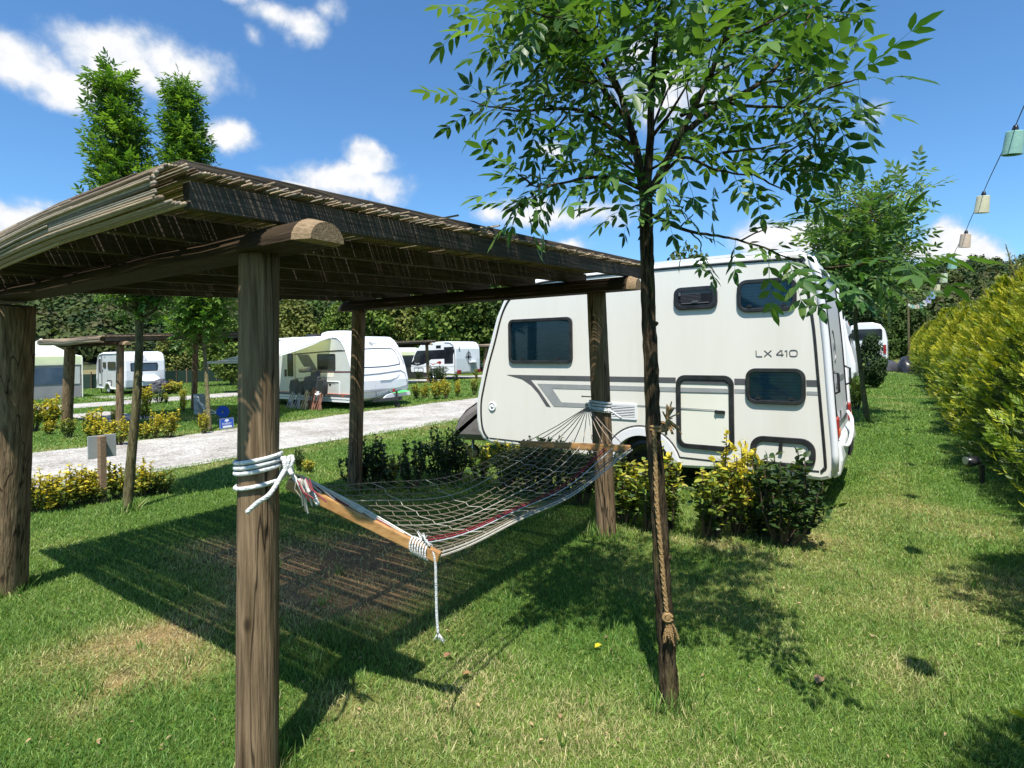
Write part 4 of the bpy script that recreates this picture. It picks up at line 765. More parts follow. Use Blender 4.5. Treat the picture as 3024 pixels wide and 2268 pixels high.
def awning_caravan():
    Y = 10.6; y1 = 12.68
    root = thing('caravan', 'white and grey caravan with an open awning and roof dome beside the gravel road', 'caravan', (-14.8, 11.6, 0), 'white caravans')
    front = [(-12.78, .22), (-12.60, .30), (-12.50, .55), (-12.50, .80), (-12.60, 1.15), (-12.74, 1.50), (-12.92, 1.82), (-13.08, 2.0), (-13.25, 2.095), (-13.45, 2.115)]
    loaf(front + [(-15.5, 2.12), (-17.6, 2.08), (-17.85, 1.9), (-17.9, .9), (-17.8, .22)], Y, y1, .05).build('body', [m_gloss, m_side], root)
    s = Side(root, Y)
    s.line([(-13.5, 2.07), (-13.28, 2.05), (-13.1, 1.95), (-12.95, 1.76), (-12.83, 1.52), (-12.70, 1.2), (-12.62, .85), (-12.62, .5), (-12.72, .28)], .02, m_gloss, 'edge_trim')
    s.window(-14.16, 1.12, -13.36, 1.60, .05, .03, False, m_dglass); s.hatch(-14.05, .38, -13.18, .80, .03, .02, (-13.6, .72, .09, .03), m_gloss, m_side)
    mb = MB(); mb.box((-13.62, Y - .006, .735), (.5, .012, .012)); mb.build('hatch_handle', m_decal2, root)
    s.decal([(-14.0, 1.09), (-13.42, 1.09), (-13.44, .92), (-14.05, .92)], m_white, 'panel')
    s.decal([(-15.15, 1.585), (-14.6, 1.585), (-14.42, 1.40), (-14.18, 1.11), (-14.55, 1.10), (-14.74, 1.14), (-14.95, 1.34)], m_decal, 'decal'); s.line([(-15.3, 1.60), (-13.6, 1.675), (-12.9, 1.695)], .018, m_rub, 'stripe'); s.line([(-14.75, 1.085), (-14.2, 1.055), (-12.72, 1.075)], .012, MAT('maroon', (.14, .02, .03)), 'stripe'); s.line([(-14.75, 1.11), (-14.2, 1.08), (-12.7, 1.10)], .009, m_decal, 'stripe')
    for z, m, h in ((.44, m_amber, .012), (.385, m_decal, .05), (.32, m_gloss, .045), (.235, m_gloss, .05)): mb = MB(); mb.box((-14.6, Y - .012, z), (3.7, .03, h)); mb.build('skirt_rail', m, root)
    mb = MB(); mb.box((-13.02, Y - .03, .39), (.08, .02, .025)); mb.build('side_marker', m_amber, root)
    s.hatch(-16.2, .30, -15.25, 1.72, .04, .02, None, m_decal2, m_side); s.window(-15.62, .92, -15.35, 1.62, .02, .02, False); mb = MB(); mb.box((-15.72, Y - .03, 1.02), (.07, .03, .22)); mb.build('door_handle', m_rub, root); s.line([(-15.25, .86), (-14.75, .87)], .008, m_decal, 'seam')
    # front shell lines: covered window, panel seams
    xf = lambda z: float(np.interp(z, [q[1] for q in front], [q[0] for q in front])) + .004
    def fl(pts, r, m, name): mb = MB(); mb.tube([(xf(z), y, z) for y, z in pts], r, 6); mb.build(name, m, root, smooth=True)
    fl([(10.85, 1.71), (11.6, 1.74), (12.30, 1.73), (12.40, 1.66), (12.46, 1.30), (12.42, 1.25), (11.9, 1.20), (11.3, 1.19), (10.85, 1.20)], .013, m_rub, 'window_seal'); fl([(12.46, 1.72), (12.56, 1.55), (12.60, 1.25)], .01, m_decal, 'seam')
    fl([(10.7, .98), (11.5, 1.0), (12.4, 1.06), (12.55, .98), (12.60, .70)], .016, m_decal2, 'seam'); fl([(11.5, .80), (11.9, .80), (12.2, .86), (12.3, .95)], .014, m_side, 'seam'); fl([(10.7, .50), (11.5, .48), (12.1, .53), (12.63, .60)], .012, m_decal2, 'seam'); fl([(11.3, .72), (11.35, .5), (11.42, .34), (11.7, .33)], .008, m_decal2, 'seam')
    mb = MB(); mb.lathe((xf(1.88) + .0, 11.58, 1.885), [(.075, 0), (.075, .008), (0, .008)], 16, (1, 0, .8)); mb.box((xf(1.88), 11.72, 1.88), (.01, .14, .025)); mb.build('emblem', m_decal2, root); mb = MB(); mb.lathe((xf(.47), 11.9, .47), [(.05, 0), (.04, .03), (0, .035)], 12, (1, 0, 0)); mb.build('handle', m_chrome, root)
    text('lettering', 'B', .07, (xf(.62) + .004, 12.6, .64), SXX, m_decal, root)
    mb = MB(); mb.prism([(-12.46, 11.55, .27), (-12.46, 12.66, .30), (-12.46, 12.62, .40), (-12.46, 11.9, .40), (-12.46, 11.7, .36)], (.05, 0, 0)); mb.build('drawbar_shroud', m_gloss, root); mb = MB(); mb.add([(-12.44, 11.9, .41), (-12.30, 12.0, .40), (-12.30, 12.55, .42), (-12.44, 12.4, .47)], [(0, 1, 2, 3)]); mb.build('green_cloth', MAT('green_cloth', (.06, .42, .10), (.10, .5, .15), 6), root)
    mb = MB(); mb.beam((-12.6, 11.3, .22), (-11.95, 11.7, .27), .07, .09); mb.beam((-12.6, 12.2, .22), (-11.95, 11.8, .27), .07, .09); mb.tube([(-12.05, 11.72, .5), (-12.05, 11.72, .08)], .03, 8); mb.lathe((-12.05, 11.70, .09), [(0, 0), (.09, 0), (.09, .05), (0, .05)], 14, (0, 1, 0)); mb.beam((-13.0, 10.9, .22), (-12.85, 10.85, 0), .04, .03); mb.build('drawbar', m_rub, root); mb = MB(); mb.tube([(-12.1, 11.66, .46), (-12.1, 11.66, .56)], .04, 8); mb.build('cap', m_red, root)
    wheel(root, -15.6, Y + .03, .26); mb = MB(); mb.box((-15.2, 11.6, .24), (4.6, 1.9, .04)); mb.build('underside', m_dark, root)
    mb = MB(); mb.lathe((-14.15, 11.5, 2.10), [(.62, 0), (.63, .07), (.60, .13), (.45, .18), (.2, .2), (0, .205)], 24); o = mb.build('roof_dome', m_gloss, root, smooth=True); mb = MB(); mb.box((-14.75, 11.2, 2.16), (.3, .9, .09)); mb.build('roof_vent', m_rub, root)
    a0, a1 = (-15.80, 10.58, 2.06), (-13.55, 10.58, 2.07); b0, b1 = (-15.77, 8.2, 1.40), (-13.50, 8.25, 1.42); N = 8; V = []; aw = MB()
    for i in range(N + 1):
        for j in range(N + 1):
            u, v = i / N, j / N; p = (np.array(a0) * (1 - u) + np.array(a1) * u) * (1 - v) + (np.array(b0) * (1 - u) + np.array(b1) * u) * v; V.append(p - np.array([0, 0, .07 * 4 * v * (1 - v) + .015 * math.sin(6 * u)]))
    aw.add(V, [(i * (N + 1) + j, i * (N + 1) + j + 1, (i + 1) * (N + 1) + j + 1, (i + 1) * (N + 1) + j) for i in range(N) for j in range(N)]); awn = aw.build('awning', m_tw, root, fix=False)
    mb = MB(); mb.tube([b0, b1], .035, 8); mb.tube([a0, a1], .05, 8); mb.tube([a1, b1], .02, 6); mb.build('awning_rail', m_gloss, awn); 
    for p in (b0, b1): mb = MB(); mb.tube([p, (p[0] - .05, p[1], 0)], .018, 8); mb.build('awning_pole', m_chrome, awn)
awning_caravan()
def folded_chair(x, y, h, lab, c1, c2, lean):
    root = thing('folding_chair', lab, 'folding chair', (x, y, 0), 'folded camping chairs leaning on the awning caravan'); mb = MB()
    for d in (-.13, -.02, .10): mb.tube([(x + d, y - .25, 0), (x + d * .7 + .03, y - .08, h * .6)], .016, 7); mb.tube([(x + d + .06, y - .22, 0), (x - d * .5, y - .10, h * .62)], .014, 7)
    mb.build('legs', c1, root); mb = MB(); mb.prism([(x + a, y - .12, z) for a, z in ((-.17, h * .52), (.16, h * .50), (.19, h * .8), (.10, h), (-.12, h * .98), (-.19, h * .75))], (0, .14, lean)); bevel(mb.build('seat', c2, root), .03, 2)
m_pole = MAT('pale_wood', (.42, .30, .17), (.55, .42, .27), 4); m_rpole = MAT('reddish_wood', (.16, .07, .045), (.26, .12, .08), 4); m_gpole = MAT('grey_metal', (.25, .26, .27), (.33, .34, .35), 4, metal=.4)
_c = at_ground(860, 1215); _y = 10.05
for px_, h_, l_, a_, b_ in ((848, .85, 'folded chair with grey legs nearest the shelter post, leaning on the awning caravan', m_gpole, m_bcover), (868, .80, 'folded chair with thin grey crossed legs second from the shelter post', m_gpole, m_rub), (890, .95, 'folded chair with pale wooden legs in the middle of the row', m_pole, m_bcover), (910, 1.12, 'tallest folded chair with reddish legs under a pale roll', m_rpole, m_bcover), (930, .88, 'folded chair with white tied legs at the sunny end of the row', m_rpole, m_rub)):
    q = at_ground(px_, 1216); folded_chair(at_y(px_, 1150, _y)[0], _y + .3, h_, l_, a_, b_, .02)
_r = at_y(905, 1128, 10.35); t = thing('bedroll', 'pale rolled mat lying on top of the tallest folded chair', 'bedroll', _r); mb = MB(); mb.lathe((_r[0] - .2, 10.3, 1.13), [(0, 0), (.08, 0), (.085, .2), (.08, .42), (0, .42)], 14, (1, 0, .06)); mb.build('roll', m_tg, t, smooth=True)
_b = at_y(938, 1165, 9.9); t = thing('ribbon_bow', 'white ribbon bow on the sunny end of the folded chairs', 'ribbon', _b); mb = MB()
for k in range(5): mb.prism([(_b[0] + random.gauss(0, .04) + a, 9.9 + random.gauss(0, .02), _b[2] + random.gauss(0, .05) + b) for a, b in ((-.05, -.02), (.0, -.04), (.05, .0), (.02, .05), (-.03, .04))], (0, .012, 0))
mb.build('ribbon', m_gloss, t)

def little_caravan():
    Y = 10.3; y1 = 11.9
    root = thing('caravan', 'little rounded white caravan with grey side, far left beyond the second shelter', 'caravan', (-27.8, 11.1, 0), 'white caravans')
    front = [(-26.55, .22), (-26.43, .32), (-26.38, .6), (-26.38, 1.0), (-26.42, 1.4), (-26.52, 1.65), (-26.70, 1.77)]
    ac = (-28.0, .16); arch = [(ac[0] + .27 * math.cos(a), ac[1] + .27 * math.sin(a)) for a in np.linspace(math.pi * .93, math.pi * .07, 11)]
    loaf(front + [(-26.95, 1.80), (-28.6, 1.79), (-28.85, 1.74), (-29.0, 1.6), (-29.08, 1.3), (-29.18, .6), (-29.20, .26), (-29.1, .22)] + arch, Y, y1, .07).build('body', [m_gloss, m_side], root)
    s = Side(root, Y)
    s.line([(-29.14, .30), (-29.1, .7), (-29.03, 1.3), (-28.93, 1.58), (-28.78, 1.69), (-28.5, 1.725), (-26.9, 1.74)], .035, m_gloss, 'edge_trim'); s.line([(-29.16, .25), (-28.32, .235)] + [(ac[0] + .31 * math.cos(a), ac[1] + .31 * math.sin(a)) for a in np.linspace(math.pi * .9, math.pi * .1, 14)] + [(-27.6, .23), (-26.6, .24)], .035, m_gloss, 'skirt_trim')
    s.hatch(-28.95, .38, -28.58, 1.66, .03, .02, None, m_decal, m_side); s.window(-28.83, .90, -28.70, 1.50, .01, .01, False); s.window(-28.44, 1.12, -28.16, 1.36, .03, .02, False); s.window(-27.95, 1.05, -27.2, 1.38, .05, .03, False); s.hatch(-28.02, .38, -27.6, .60, .02, .02, None, m_decal, m_side)
    mb = MB(); mb.box((-28.52, Y - .02, 1.02), (.06, .03, .05)); mb.build('door_handle', m_rub, root); s.decal([(-28.36, 1.60), (-28.22, 1.60), (-28.29, 1.53)], m_decal, 'emblem')
    xf = lambda z: float(np.interp(z, [q[1] for q in front], [q[0] for q in front])) + .006
    mb = MB(); mb.prism([(xf(1.15) - .02, 11.05 + a, 1.14 + b) for a, b in rrect(1.05, .36, .05)], (.03, 0, 0)); w = mb.build('window', m_rub, root); mb = MB(); mb.prism([(xf(1.15) + .010, 11.05 + a, 1.13 + b) for a, b in rrect(.97, .28, .04)], (.006, 0, 0)); mb.build('pane', m_bglass, w)
    text('lettering', 'INKA', .10, (xf(1.50) + .012, 11.02, 1.475), (R(80), 0, R(90)), m_decal, root, 1.3); mb = MB(); mb.box((xf(1.43) + .008, 11.05, 1.42), (.004, .26, .014)); mb.build('underline', m_decal2, root); mb = MB(); mb.tube([(xf(1.58) + .012, 11.0 + .09 * math.cos(a), 1.59 + .035 * math.sin(a)) for a in np.linspace(-1.2, 2.4, 12)], .008, 5); mb.build('emblem', m_decal2, root)
    mb = MB(); n = 14
    lid = loaf([(-26.38, .30), (-26.02, .36), (-25.98, .55), (-26.05, .68), (-26.25, .76), (-26.38, .78)], 10.75, 11.55, .09, 0); lid.build('gas_box', m_gloss, root); mb.tube([(-25.985, y, .60 - .10 * (1 - ((y - 11.15) / .4) ** 2)) for y in np.linspace(10.78, 11.52, 12)], .012, 6); mb.build('seam', m_decal2, root)
    wheel(root, ac[0], Y + .02, .23, .14); mb = MB(); mb.box((-27.7, 11.1, .24), (2.6, 1.4, .03)); mb.beam((-26.4, 10.8, .22), (-25.6, 11.1, .25), .06, .08); mb.tube([(-29.0, 10.4, .22), (-28.9, 10.4, .0)], .02, 6); mb.build('chassis', m_dark, root)
    c = thing('cart_cover', 'crumpled black cover heaped at the nose of the little rounded caravan', 'cover', (-25.75, 11.35, 0)); mb = MB(); r = random.Random(3); n, k = 9, 14; vs = []
    for i in range(n):
        t = i / (n - 1)
        for j in range(k): a = 2 * math.pi * j / k; q = (.36 * math.cos(t * 1.5) ** .6 + .02) * r.uniform(.82, 1.15); vs.append((-25.75 + q * math.cos(a), 11.4 + q * math.sin(a) * 1.1, .62 * t ** .8 + r.uniform(-.02, .02)))
    mb.add(vs, [(i * k + j, i * k + (j + 1) % k, (i + 1) * k + (j + 1) % k, (i + 1) * k + j) for i in range(n - 1) for j in range(k)]); mb.build('fabric', m_bcover, c)
little_caravan()

def compass_caravan():
    Y = 24.5; y1 = 26.75
    root = thing('caravan', 'small caravan with a black window band, red swoosh and compass emblem', 'caravan', (-22.2, 25.6, 0), 'white caravans')
    ac = (-22.1, .30); arch = [(ac[0] + .30 * math.cos(a), ac[1] + .30 * math.sin(a)) for a in np.linspace(math.pi * .97, math.pi * .03, 11)]
    prof = [(-20.60, .34), (-20.50, .45), (-20.48, 1.2), (-20.50, 1.75), (-20.58, 2.0), (-20.75, 2.14), (-21.0, 2.19), (-21.9, 2.18), (-22.9, 2.10), (-23.2, 2.0), (-23.5, 1.72), (-23.78, 1.32), (-23.95, .95), (-24.0, .60), (-23.95, .38)]
    loaf(prof + arch, Y, y1, .05, 0).build('body', m_gloss, root); s = Side(root, Y)
    s.decal([(-23.95, .86), (-23.93, .96), (-23.72, 1.15), (-23.7, 1.32), (-23.5, 1.62), (-23.42, 1.68), (-20.56, 1.74), (-20.62, 1.50), (-20.80, 1.28), (-20.95, 1.21), (-22.35, 1.17), (-22.55, 1.04), (-22.95, .88), (-23.4, .80)], m_dglass, 'window_band'); s.decal([(-21.35, 1.86), (-20.66, 1.88), (-20.68, .93), (-21.33, .91)], m_dglass, 'door_window', .005); s.decal([(-21.95, 1.80), (-21.58, 1.80), (-21.58, 1.98), (-21.95, 1.97)], m_dglass, 'roof_window', .005)
    s.line([(-20.56, .4), (-20.54, 1.2), (-20.58, 1.75), (-20.70, 1.97), (-20.92, 2.10), (-21.3, 2.12)], .022, m_decal, 'edge_trim'); s.line([(-23.95, .78), (-20.56, .76)], .01, m_decal2, 'seam'); s.line([(-23.98, .40), (-22.45, .38)], .03, m_rub, 'skirt'); s.line([(-21.75, .37), (-20.5, .36)], .03, m_decal2, 'skirt'); s.line([(ac[0] + .33 * math.cos(a), ac[1] + .33 * math.sin(a)) for a in np.linspace(math.pi * .95, .1, 14)], .03, m_decal, 'arch_trim')
    s.decal([(-22.5, .96), (-22.2, .90), (-21.95, .95), (-21.75, 1.06), (-21.6, 1.06), (-21.55, .98), (-21.68, .86), (-21.75, .94), (-21.95, .93), (-22.2, .85)], m_red, 'swoosh'); s.hatch(-23.7, .42, -22.95, .70, .06, .03, (-23.33, .62, .02, .05), m_decal, m_gloss)
    mb = MB(); mb.tube([(-21.25 + .2 * math.cos(a), Y - .002, .60 + .13 * math.sin(a)) for a in np.linspace(0, 6.28, 20)], .012, 5); mb.prism([(-21.25 + a, Y - .002, .60 + b) for a, b in ((-.3, -.02), (0, .2), (.3, -.02), (0, .03))], (0, -.003, 0)); mb.build('emblem', m_decal2, root); text('lettering', 'Cap. 4x', .12, (-23.45, Y - .006, .93), SX, m_signw, root)
    X = -20.478; mb = MB(); cy, cz = 25.65, 1.28
    mb.tube([(X + .002, cy + .20 * math.cos(a), cz + .31 * math.sin(a)) for a in np.linspace(0, 6.28, 28)], .014, 5)
    for a in range(4): c, q = math.cos(a * math.pi / 2), math.sin(a * math.pi / 2); mb.prism([(X, cy + .75 * (c * u - q * v), cz + (q * u + c * v)) for u, v in ((0, .06), (.48, 0), (0, -.06))], (.005, 0, 0))
    for a in range(4): c, q = math.cos(a * math.pi / 2 + .78), math.sin(a * math.pi / 2 + .78); mb.prism([(X, cy + .7 * (c * u - q * v), cz + (q * u + c * v)) for u, v in ((.03, .05), (.25, .0), (.03, -.05))], (.005, 0, 0))
    mb.build('emblem', m_decal, root); mb = MB(); mb.prism([(X, 24.82 + a, 1.78 + b) for a, b in ((-.09, -.1), (.09, -.1), (0, .12))], (.005, 0, 0)); mb.build('emblem', m_decal2, root)
    mb = MB(); mb.box((X + .10, 26.0, .98), (.22, .66, .05)); mb.build('shelf', m_gloss, root); mb = MB()
    for i in range(6): mb.box((X + .06 - .008 * i, 26.0, .90 - .08 * i), (.03, .6 - .03 * i, .03))
    for yy in (25.72, 26.28): mb.beam((X + .08, yy, .96), (X + .02, yy + (.06 if yy < 26 else -.06), .36), .03, .02)
    mb.build('rack', m_decal2, root)
    for yy in (24.75, 26.55): mb = MB(); mb.box((X + .03, yy, .45), (.06, .3, .2)); mb.build('tail_light', m_red, root)
    wheel(root, ac[0], Y + .03, .27); mb = MB(); mb.box((-22.2, 25.6, .33), (3.2, 1.9, .04)); mb.beam((-20.8, 24.8, .33), (-20.5, 24.7, 0), .06, .04); mb.beam((-20.8, 26.4, .33), (-20.4, 26.5, 0), .06, .04); mb.beam((-23.9, 25.4, .33), (-24.9, 25.6, .36), .1, .1); mb.beam((-23.7, 24.7, .33), (-23.5, 24.7, .0), .05, .04); mb.build('chassis', m_dark, root)
compass_caravan()

def plain_caravan():
    Y = 21.6; y1 = 23.8
    root = thing('caravan', 'white caravan with rounded bulging rear behind the big caravan on the grass path', 'caravan', (-3.4, 22.7, 0), 'white caravans')
    rear = [(-1.38, .42), (-1.17, .52), (-1.08, .75), (-1.09, 1.0), (-1.18, 1.45), (-1.27, 1.8), (-1.36, 2.3), (-1.48, 2.65), (-1.72, 2.86)]
    loaf(rear + [(-3, 2.92), (-5.3, 2.88), (-5.75, 2.4), (-6.0, .9), (-5.8, .40)], Y, y1, .12, 0).build('body', m_gloss, root)
    Side(root, Y).window(-3.6, 1.3, -2.3, 1.9, .06, .03, False); xf = lambda z: float(np.interp(z, [q[1] for q in rear], [q[0] for q in rear])) + .003
    for y in (21.95, 23.5): mb = MB(); mb.box((xf(.92), y, .92), (.05, .3, .34)); mb.build('tail_light', m_red, root); mb = MB(); mb.box((xf(1.42), y, 1.42), (.03, .16, .22)); mb.build('vent', m_decal, root); mb = MB(); mb.box((xf(2.4), y, 2.4), (.04, .16, .05)); mb.build('marker_light', m_red, root)
    mb = MB(); mb.tube([(xf(z), 21.75, z) for z in np.linspace(.5, 2.5, 9)], .05, 8); mb.build('seam', m_decal2, root, smooth=True); mb = MB(); mb.prism([(xf(1.7) - .12, 22.2 + a, 1.75 + b) for a, b in rrect(1.0, .55, .1)], (.13, 0, 0)); mb.build('window', m_dglass, root); mb = MB(); mb.prism([(xf(.6), 22 + a, .68 + b) for a, b in ((0, -.1), (1.4, -.1), (1.4, .1), (0, .1))], (.04, 0, 0)); bevel(mb.build('bumper', m_gloss, root), .02)
    wheel(root, -3.6, Y + .05, .30); mb = MB(); mb.box((-3.5, 22.7, .40), (4.4, 1.9, .05)); mb.beam((-1.6, 21.9, .42), (-1.4, 21.8, 0), .06, .04); mb.build('chassis', m_dark, root); return root
pc = plain_caravan()
c = copy_tree(pc, (-27.2, 36.5, 0), 0, .82); c['label'] = 'far white caravan just showing at the nose of the big caravan'

def motorhome():
    root = thing('campervan', 'white campervan with dark rear window far down the grass path', 'campervan', (-1.7, 49, 0))
    prof = [(-2.75, .4), (-.55, .4), (-.48, .6), (-.48, 1.9), (-.62, 2.7), (-.85, 3.05), (-1.3, 3.2), (-2.1, 3.2), (-2.6, 3.0), (-2.78, 2.4), (-2.82, .6)]
    loaf(prof, 46, 51.5, .12, 0).build('body', m_gloss, root); s = Side(root, 46); s.window(-2.55, 2.0, -.75, 2.75, .12, .05, False); s.line([(-1.55, .5), (-1.55, 1.95)], .02, m_decal, 'seam'); s.line([(-2.75, 1.35), (-.5, 1.35)], .015, m_decal2, 'seam')
    for x in (-2.68, -.62): mb = MB(); mb.box((x, 45.98, 1.35), (.16, .06, .6)); mb.build('tail_light', m_red, root)
    mb = MB(); mb.box((-1.65, 45.95, .5), (2.2, .14, .2)); mb.build('bumper', m_decal, root)
    for x in (-2.6, -.9): wheel(root, x, 46.9, .34, .22)
motorhome()

# ------------------------------------------------------------------ tents
def pavilion():
    x1, x0, y0, y1 = -26.8, -28.8, 6.95, 8.98; ez, vz, pk = 1.60, 1.30, 2.36
    root = thing('tent', 'white peaked pavilion tent with grey walls at the far left', 'tent', (-27.8, 8, 0), 'tents'); mb = MB(); N = 8; cx, cy = (x0 + x1) / 2, (y0 + y1) / 2; vs = []; cor = [(x1, y0), (x1, y1), (x0, y1), (x0, y0)]
    for k in range(4):
        a, b = cor[k], cor[(k + 1) % 4]
        for i in range(N + 1):
            u = i / N; px, py = a[0] + (b[0] - a[0]) * u, a[1] + (b[1] - a[1]) * u
            for j in range(N + 1): v = j / N; vs.append((px + (cx - px) * v, py + (cy - py) * v, ez + (pk - ez) * (v ** 1.35) + .05 * (1 - v) * (2 * u - 1) ** 2))
    for k in range(4):
        o = k * (N + 1) ** 2; mb.add([], []); mb.f += [tuple(o + q for q in (i * (N + 1) + j, i * (N + 1) + j + 1, (i + 1) * (N + 1) + j + 1, (i + 1) * (N + 1) + j)) for i in range(N) for j in range(N)]; mb.m += [0] * N * N
    mb.v += vs; mb.c += [(1, 1, 1)] * len(vs); mb.build('roof', m_tw, root, smooth=True)
    mb = MB(); mb.ring([(a, b, vz) for a, b in cor], [(a + (.02 if a == x0 else -.02), b + (.02 if b == y0 else -.02), vz) for a, b in cor], (0, 0, ez - vz + .04)); mb.build('valance', m_tw, root)
    mb = MB(); d = .03; mb.ring([(a - (d if a == x1 else -d), b + (d if b == y0 else -d), 0) for a, b in cor], [(a - (2 * d if a == x1 else -2 * d), b + (2 * d if b == y0 else -2 * d), 0) for a, b in cor], (0, 0, vz + .05)); mb.build('wall', m_tg, root)
    for a, b, c2, d2 in ((7.32, 8.42, .58, 1.18), (8.56, 8.90, .55, 1.22), (6.98, 7.2, .5, 1.2)):
        mb = MB(); mb.box((x1 - .022, (a + b) / 2, (c2 + d2) / 2), (.02, b - a, d2 - c2)); mb.build('window', m_bglass if a == 7.32 else m_tw, root)
    for a, b in cor: mb = MB(); mb.tube([(a, b, 0), (a, b, ez)], .022, 8); mb.build('pole', m_cream, root)
    mb = MB(); mb.box((x1 - .20, 7.36, 1.83), (.02, .36, .07), Matrix.Rotation(-.5, 3, 'Y')); mb.build('logo', m_decal, root)
pavilion()
def side_tent():
    root = thing('tent', 'white topped tent with dark grey walls left of the black windowed caravan', 'tent', (-26, 25, 0), 'tents'); x0, x1, y0, y1 = -28, -24.5, 23.9, 26.5
    mb = MB(); mb.prism([(x0, y0, 0), (x1, y0, 0), (x1 + .1, y0, 1.45), (x0, y0, 1.6)], (0, y1 - y0, 0)); mb.build('wall', MAT('dark_canvas', (.06, .065, .07), (.09, .095, .1), 2, rough=.8), root)
    mb = MB(); mb.prism([(x0 - .1, y0 - .1, 1.48), (x1 + .2, y0 - .1, 1.42), (x1 + .2, y0 - .1, 1.62), (-25.6, y0 - .1, 1.90), (x0 - .1, y0 - .1, 1.92)], (0, y1 - y0 + .2, 0)); mb.build('roof', m_tw, root)
side_tent()

# ------------------------------------------------------------------ shrubs
def shrub_template(kind, seed):
    r = np.random.default_rng(seed); mb = MB(); P, D, S, cc = [], [], [], []
    ns = {'gold': 13, 'mixed': 12, 'dark': 13}[kind]
    for i in range(ns):
        a = r.uniform(0, 6.28); rad = r.uniform(.05, .34); top = r.uniform(.62, 1.0) * (1 - .5 * rad); b = np.array([math.cos(a) * rad * .3, math.sin(a) * rad * .3, 0]); e = np.array([math.cos(a) * rad, math.sin(a) * rad, top]); m = (b + e) / 2 + np.array([math.cos(a), math.sin(a), 0]) * .05
        pts = catmull(np.array([b, m, e]), 5); mb.tube(pts, list(np.linspace(.012, .004, len(pts))), 5)
        q, ln = resample(pts, .032 if kind != 'dark' else .034)
        twigs = [q[int(len(q) * .22):]]
        for k in range(4):
            s = q[int(len(q) * r.uniform(.25, .8))]; d = r.normal(0, 1, 3); d[2] = abs(d[2]) * .9; d = unit(d); t2 = np.array([s, s + d * r.uniform(.08, .18)]); mb.tube(t2, [.005, .003], 4); twigs.append(resample(t2, .034)[0])
        for tw in twigs:
            for p in tw:
                for k in range(2):
                    d = r.normal(0, 1, 3); d[2] = d[2] * .5 + .55; P.append(p + r.normal(0, .008, 3)); D.append(d); S.append(r.uniform(.05, .085))
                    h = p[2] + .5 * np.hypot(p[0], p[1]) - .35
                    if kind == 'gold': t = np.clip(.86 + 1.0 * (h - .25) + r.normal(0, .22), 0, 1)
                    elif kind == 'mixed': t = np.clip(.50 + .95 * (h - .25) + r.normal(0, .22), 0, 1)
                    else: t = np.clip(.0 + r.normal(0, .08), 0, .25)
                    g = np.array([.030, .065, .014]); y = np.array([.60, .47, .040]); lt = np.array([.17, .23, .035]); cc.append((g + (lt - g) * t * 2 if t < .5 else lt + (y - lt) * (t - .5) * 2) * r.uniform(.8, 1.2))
    P, D, S, cc = map(np.array, (P, D, S, cc)); n = len(P); M = frames(D, unit(np.array([0, 0, 1.]) + r.normal(0, .5, (n, 3))))
    V, T, K2 = inst(LF * np.array([1, .56, .8]), LT, P, M, np.repeat(S[:, None], 3, 1), cc)
    root = thing('shrub', 'x', 'shrub', (0, 0, 0)); np_mesh('foliage', V, T, m_fol, K2, root); mb.build('stem', m_stem, root, fix=False); return root
TMP = {k: [shrub_template(k, s + 20) for s in (0, 1)] for k in ('gold', 'mixed', 'dark')}
used = {}
def put_shrub(px, py, h, w, kind, label, group):
    p = at_ground(px, py); t = TMP[kind][hash((int(px), int(py))) % 2]; rz = random.uniform(0, 6.28); sc = (w / .80, w / .80, h * 1.02)
    if t.name not in used: o = t; used[t.name] = 1; o.location = p; o.rotation_euler = (0, 0, rz); o.scale = sc
    else: o = copy_tree(t, p, rz, sc)
    tag(o, label, 'shrub', group)
zn = lambda x, y: (60 + .226 * x, 1280 + .226 * y); z2 = lambda x, y: (x * .3918, 850 + .3918 * y); zk = lambda x, y: (1170 + .1326 * x, 960 + .1326 * y)
def rows(fn, group, lst):
    for (x, y, h, w, k, lab) in lst: px, py = fn(x, y); put_shrub(px, py, h * (.86 if fn is zn else 1), w, k, lab, group)
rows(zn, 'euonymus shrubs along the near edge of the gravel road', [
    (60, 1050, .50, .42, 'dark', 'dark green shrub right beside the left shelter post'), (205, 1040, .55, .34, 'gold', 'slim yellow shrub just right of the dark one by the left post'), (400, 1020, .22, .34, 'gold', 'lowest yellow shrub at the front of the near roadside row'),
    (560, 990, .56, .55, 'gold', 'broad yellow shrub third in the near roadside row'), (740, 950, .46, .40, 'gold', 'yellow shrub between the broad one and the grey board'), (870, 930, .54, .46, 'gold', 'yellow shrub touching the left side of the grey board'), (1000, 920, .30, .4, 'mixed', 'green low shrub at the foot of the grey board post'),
    (1250, 860, .56, .42, 'gold', 'tall yellow shrub between the grey board and the slim trunk'), (1570, 830, .55, .45, 'gold', 'upright yellow shrub right of the slim bare trunk'), (1700, 790, .2, .35, 'mixed', 'tiny sprawling shrub right of the slim bare trunk'), (1890, 770, .38, .45, 'mixed', 'brownish green shrub last in the near roadside row')])
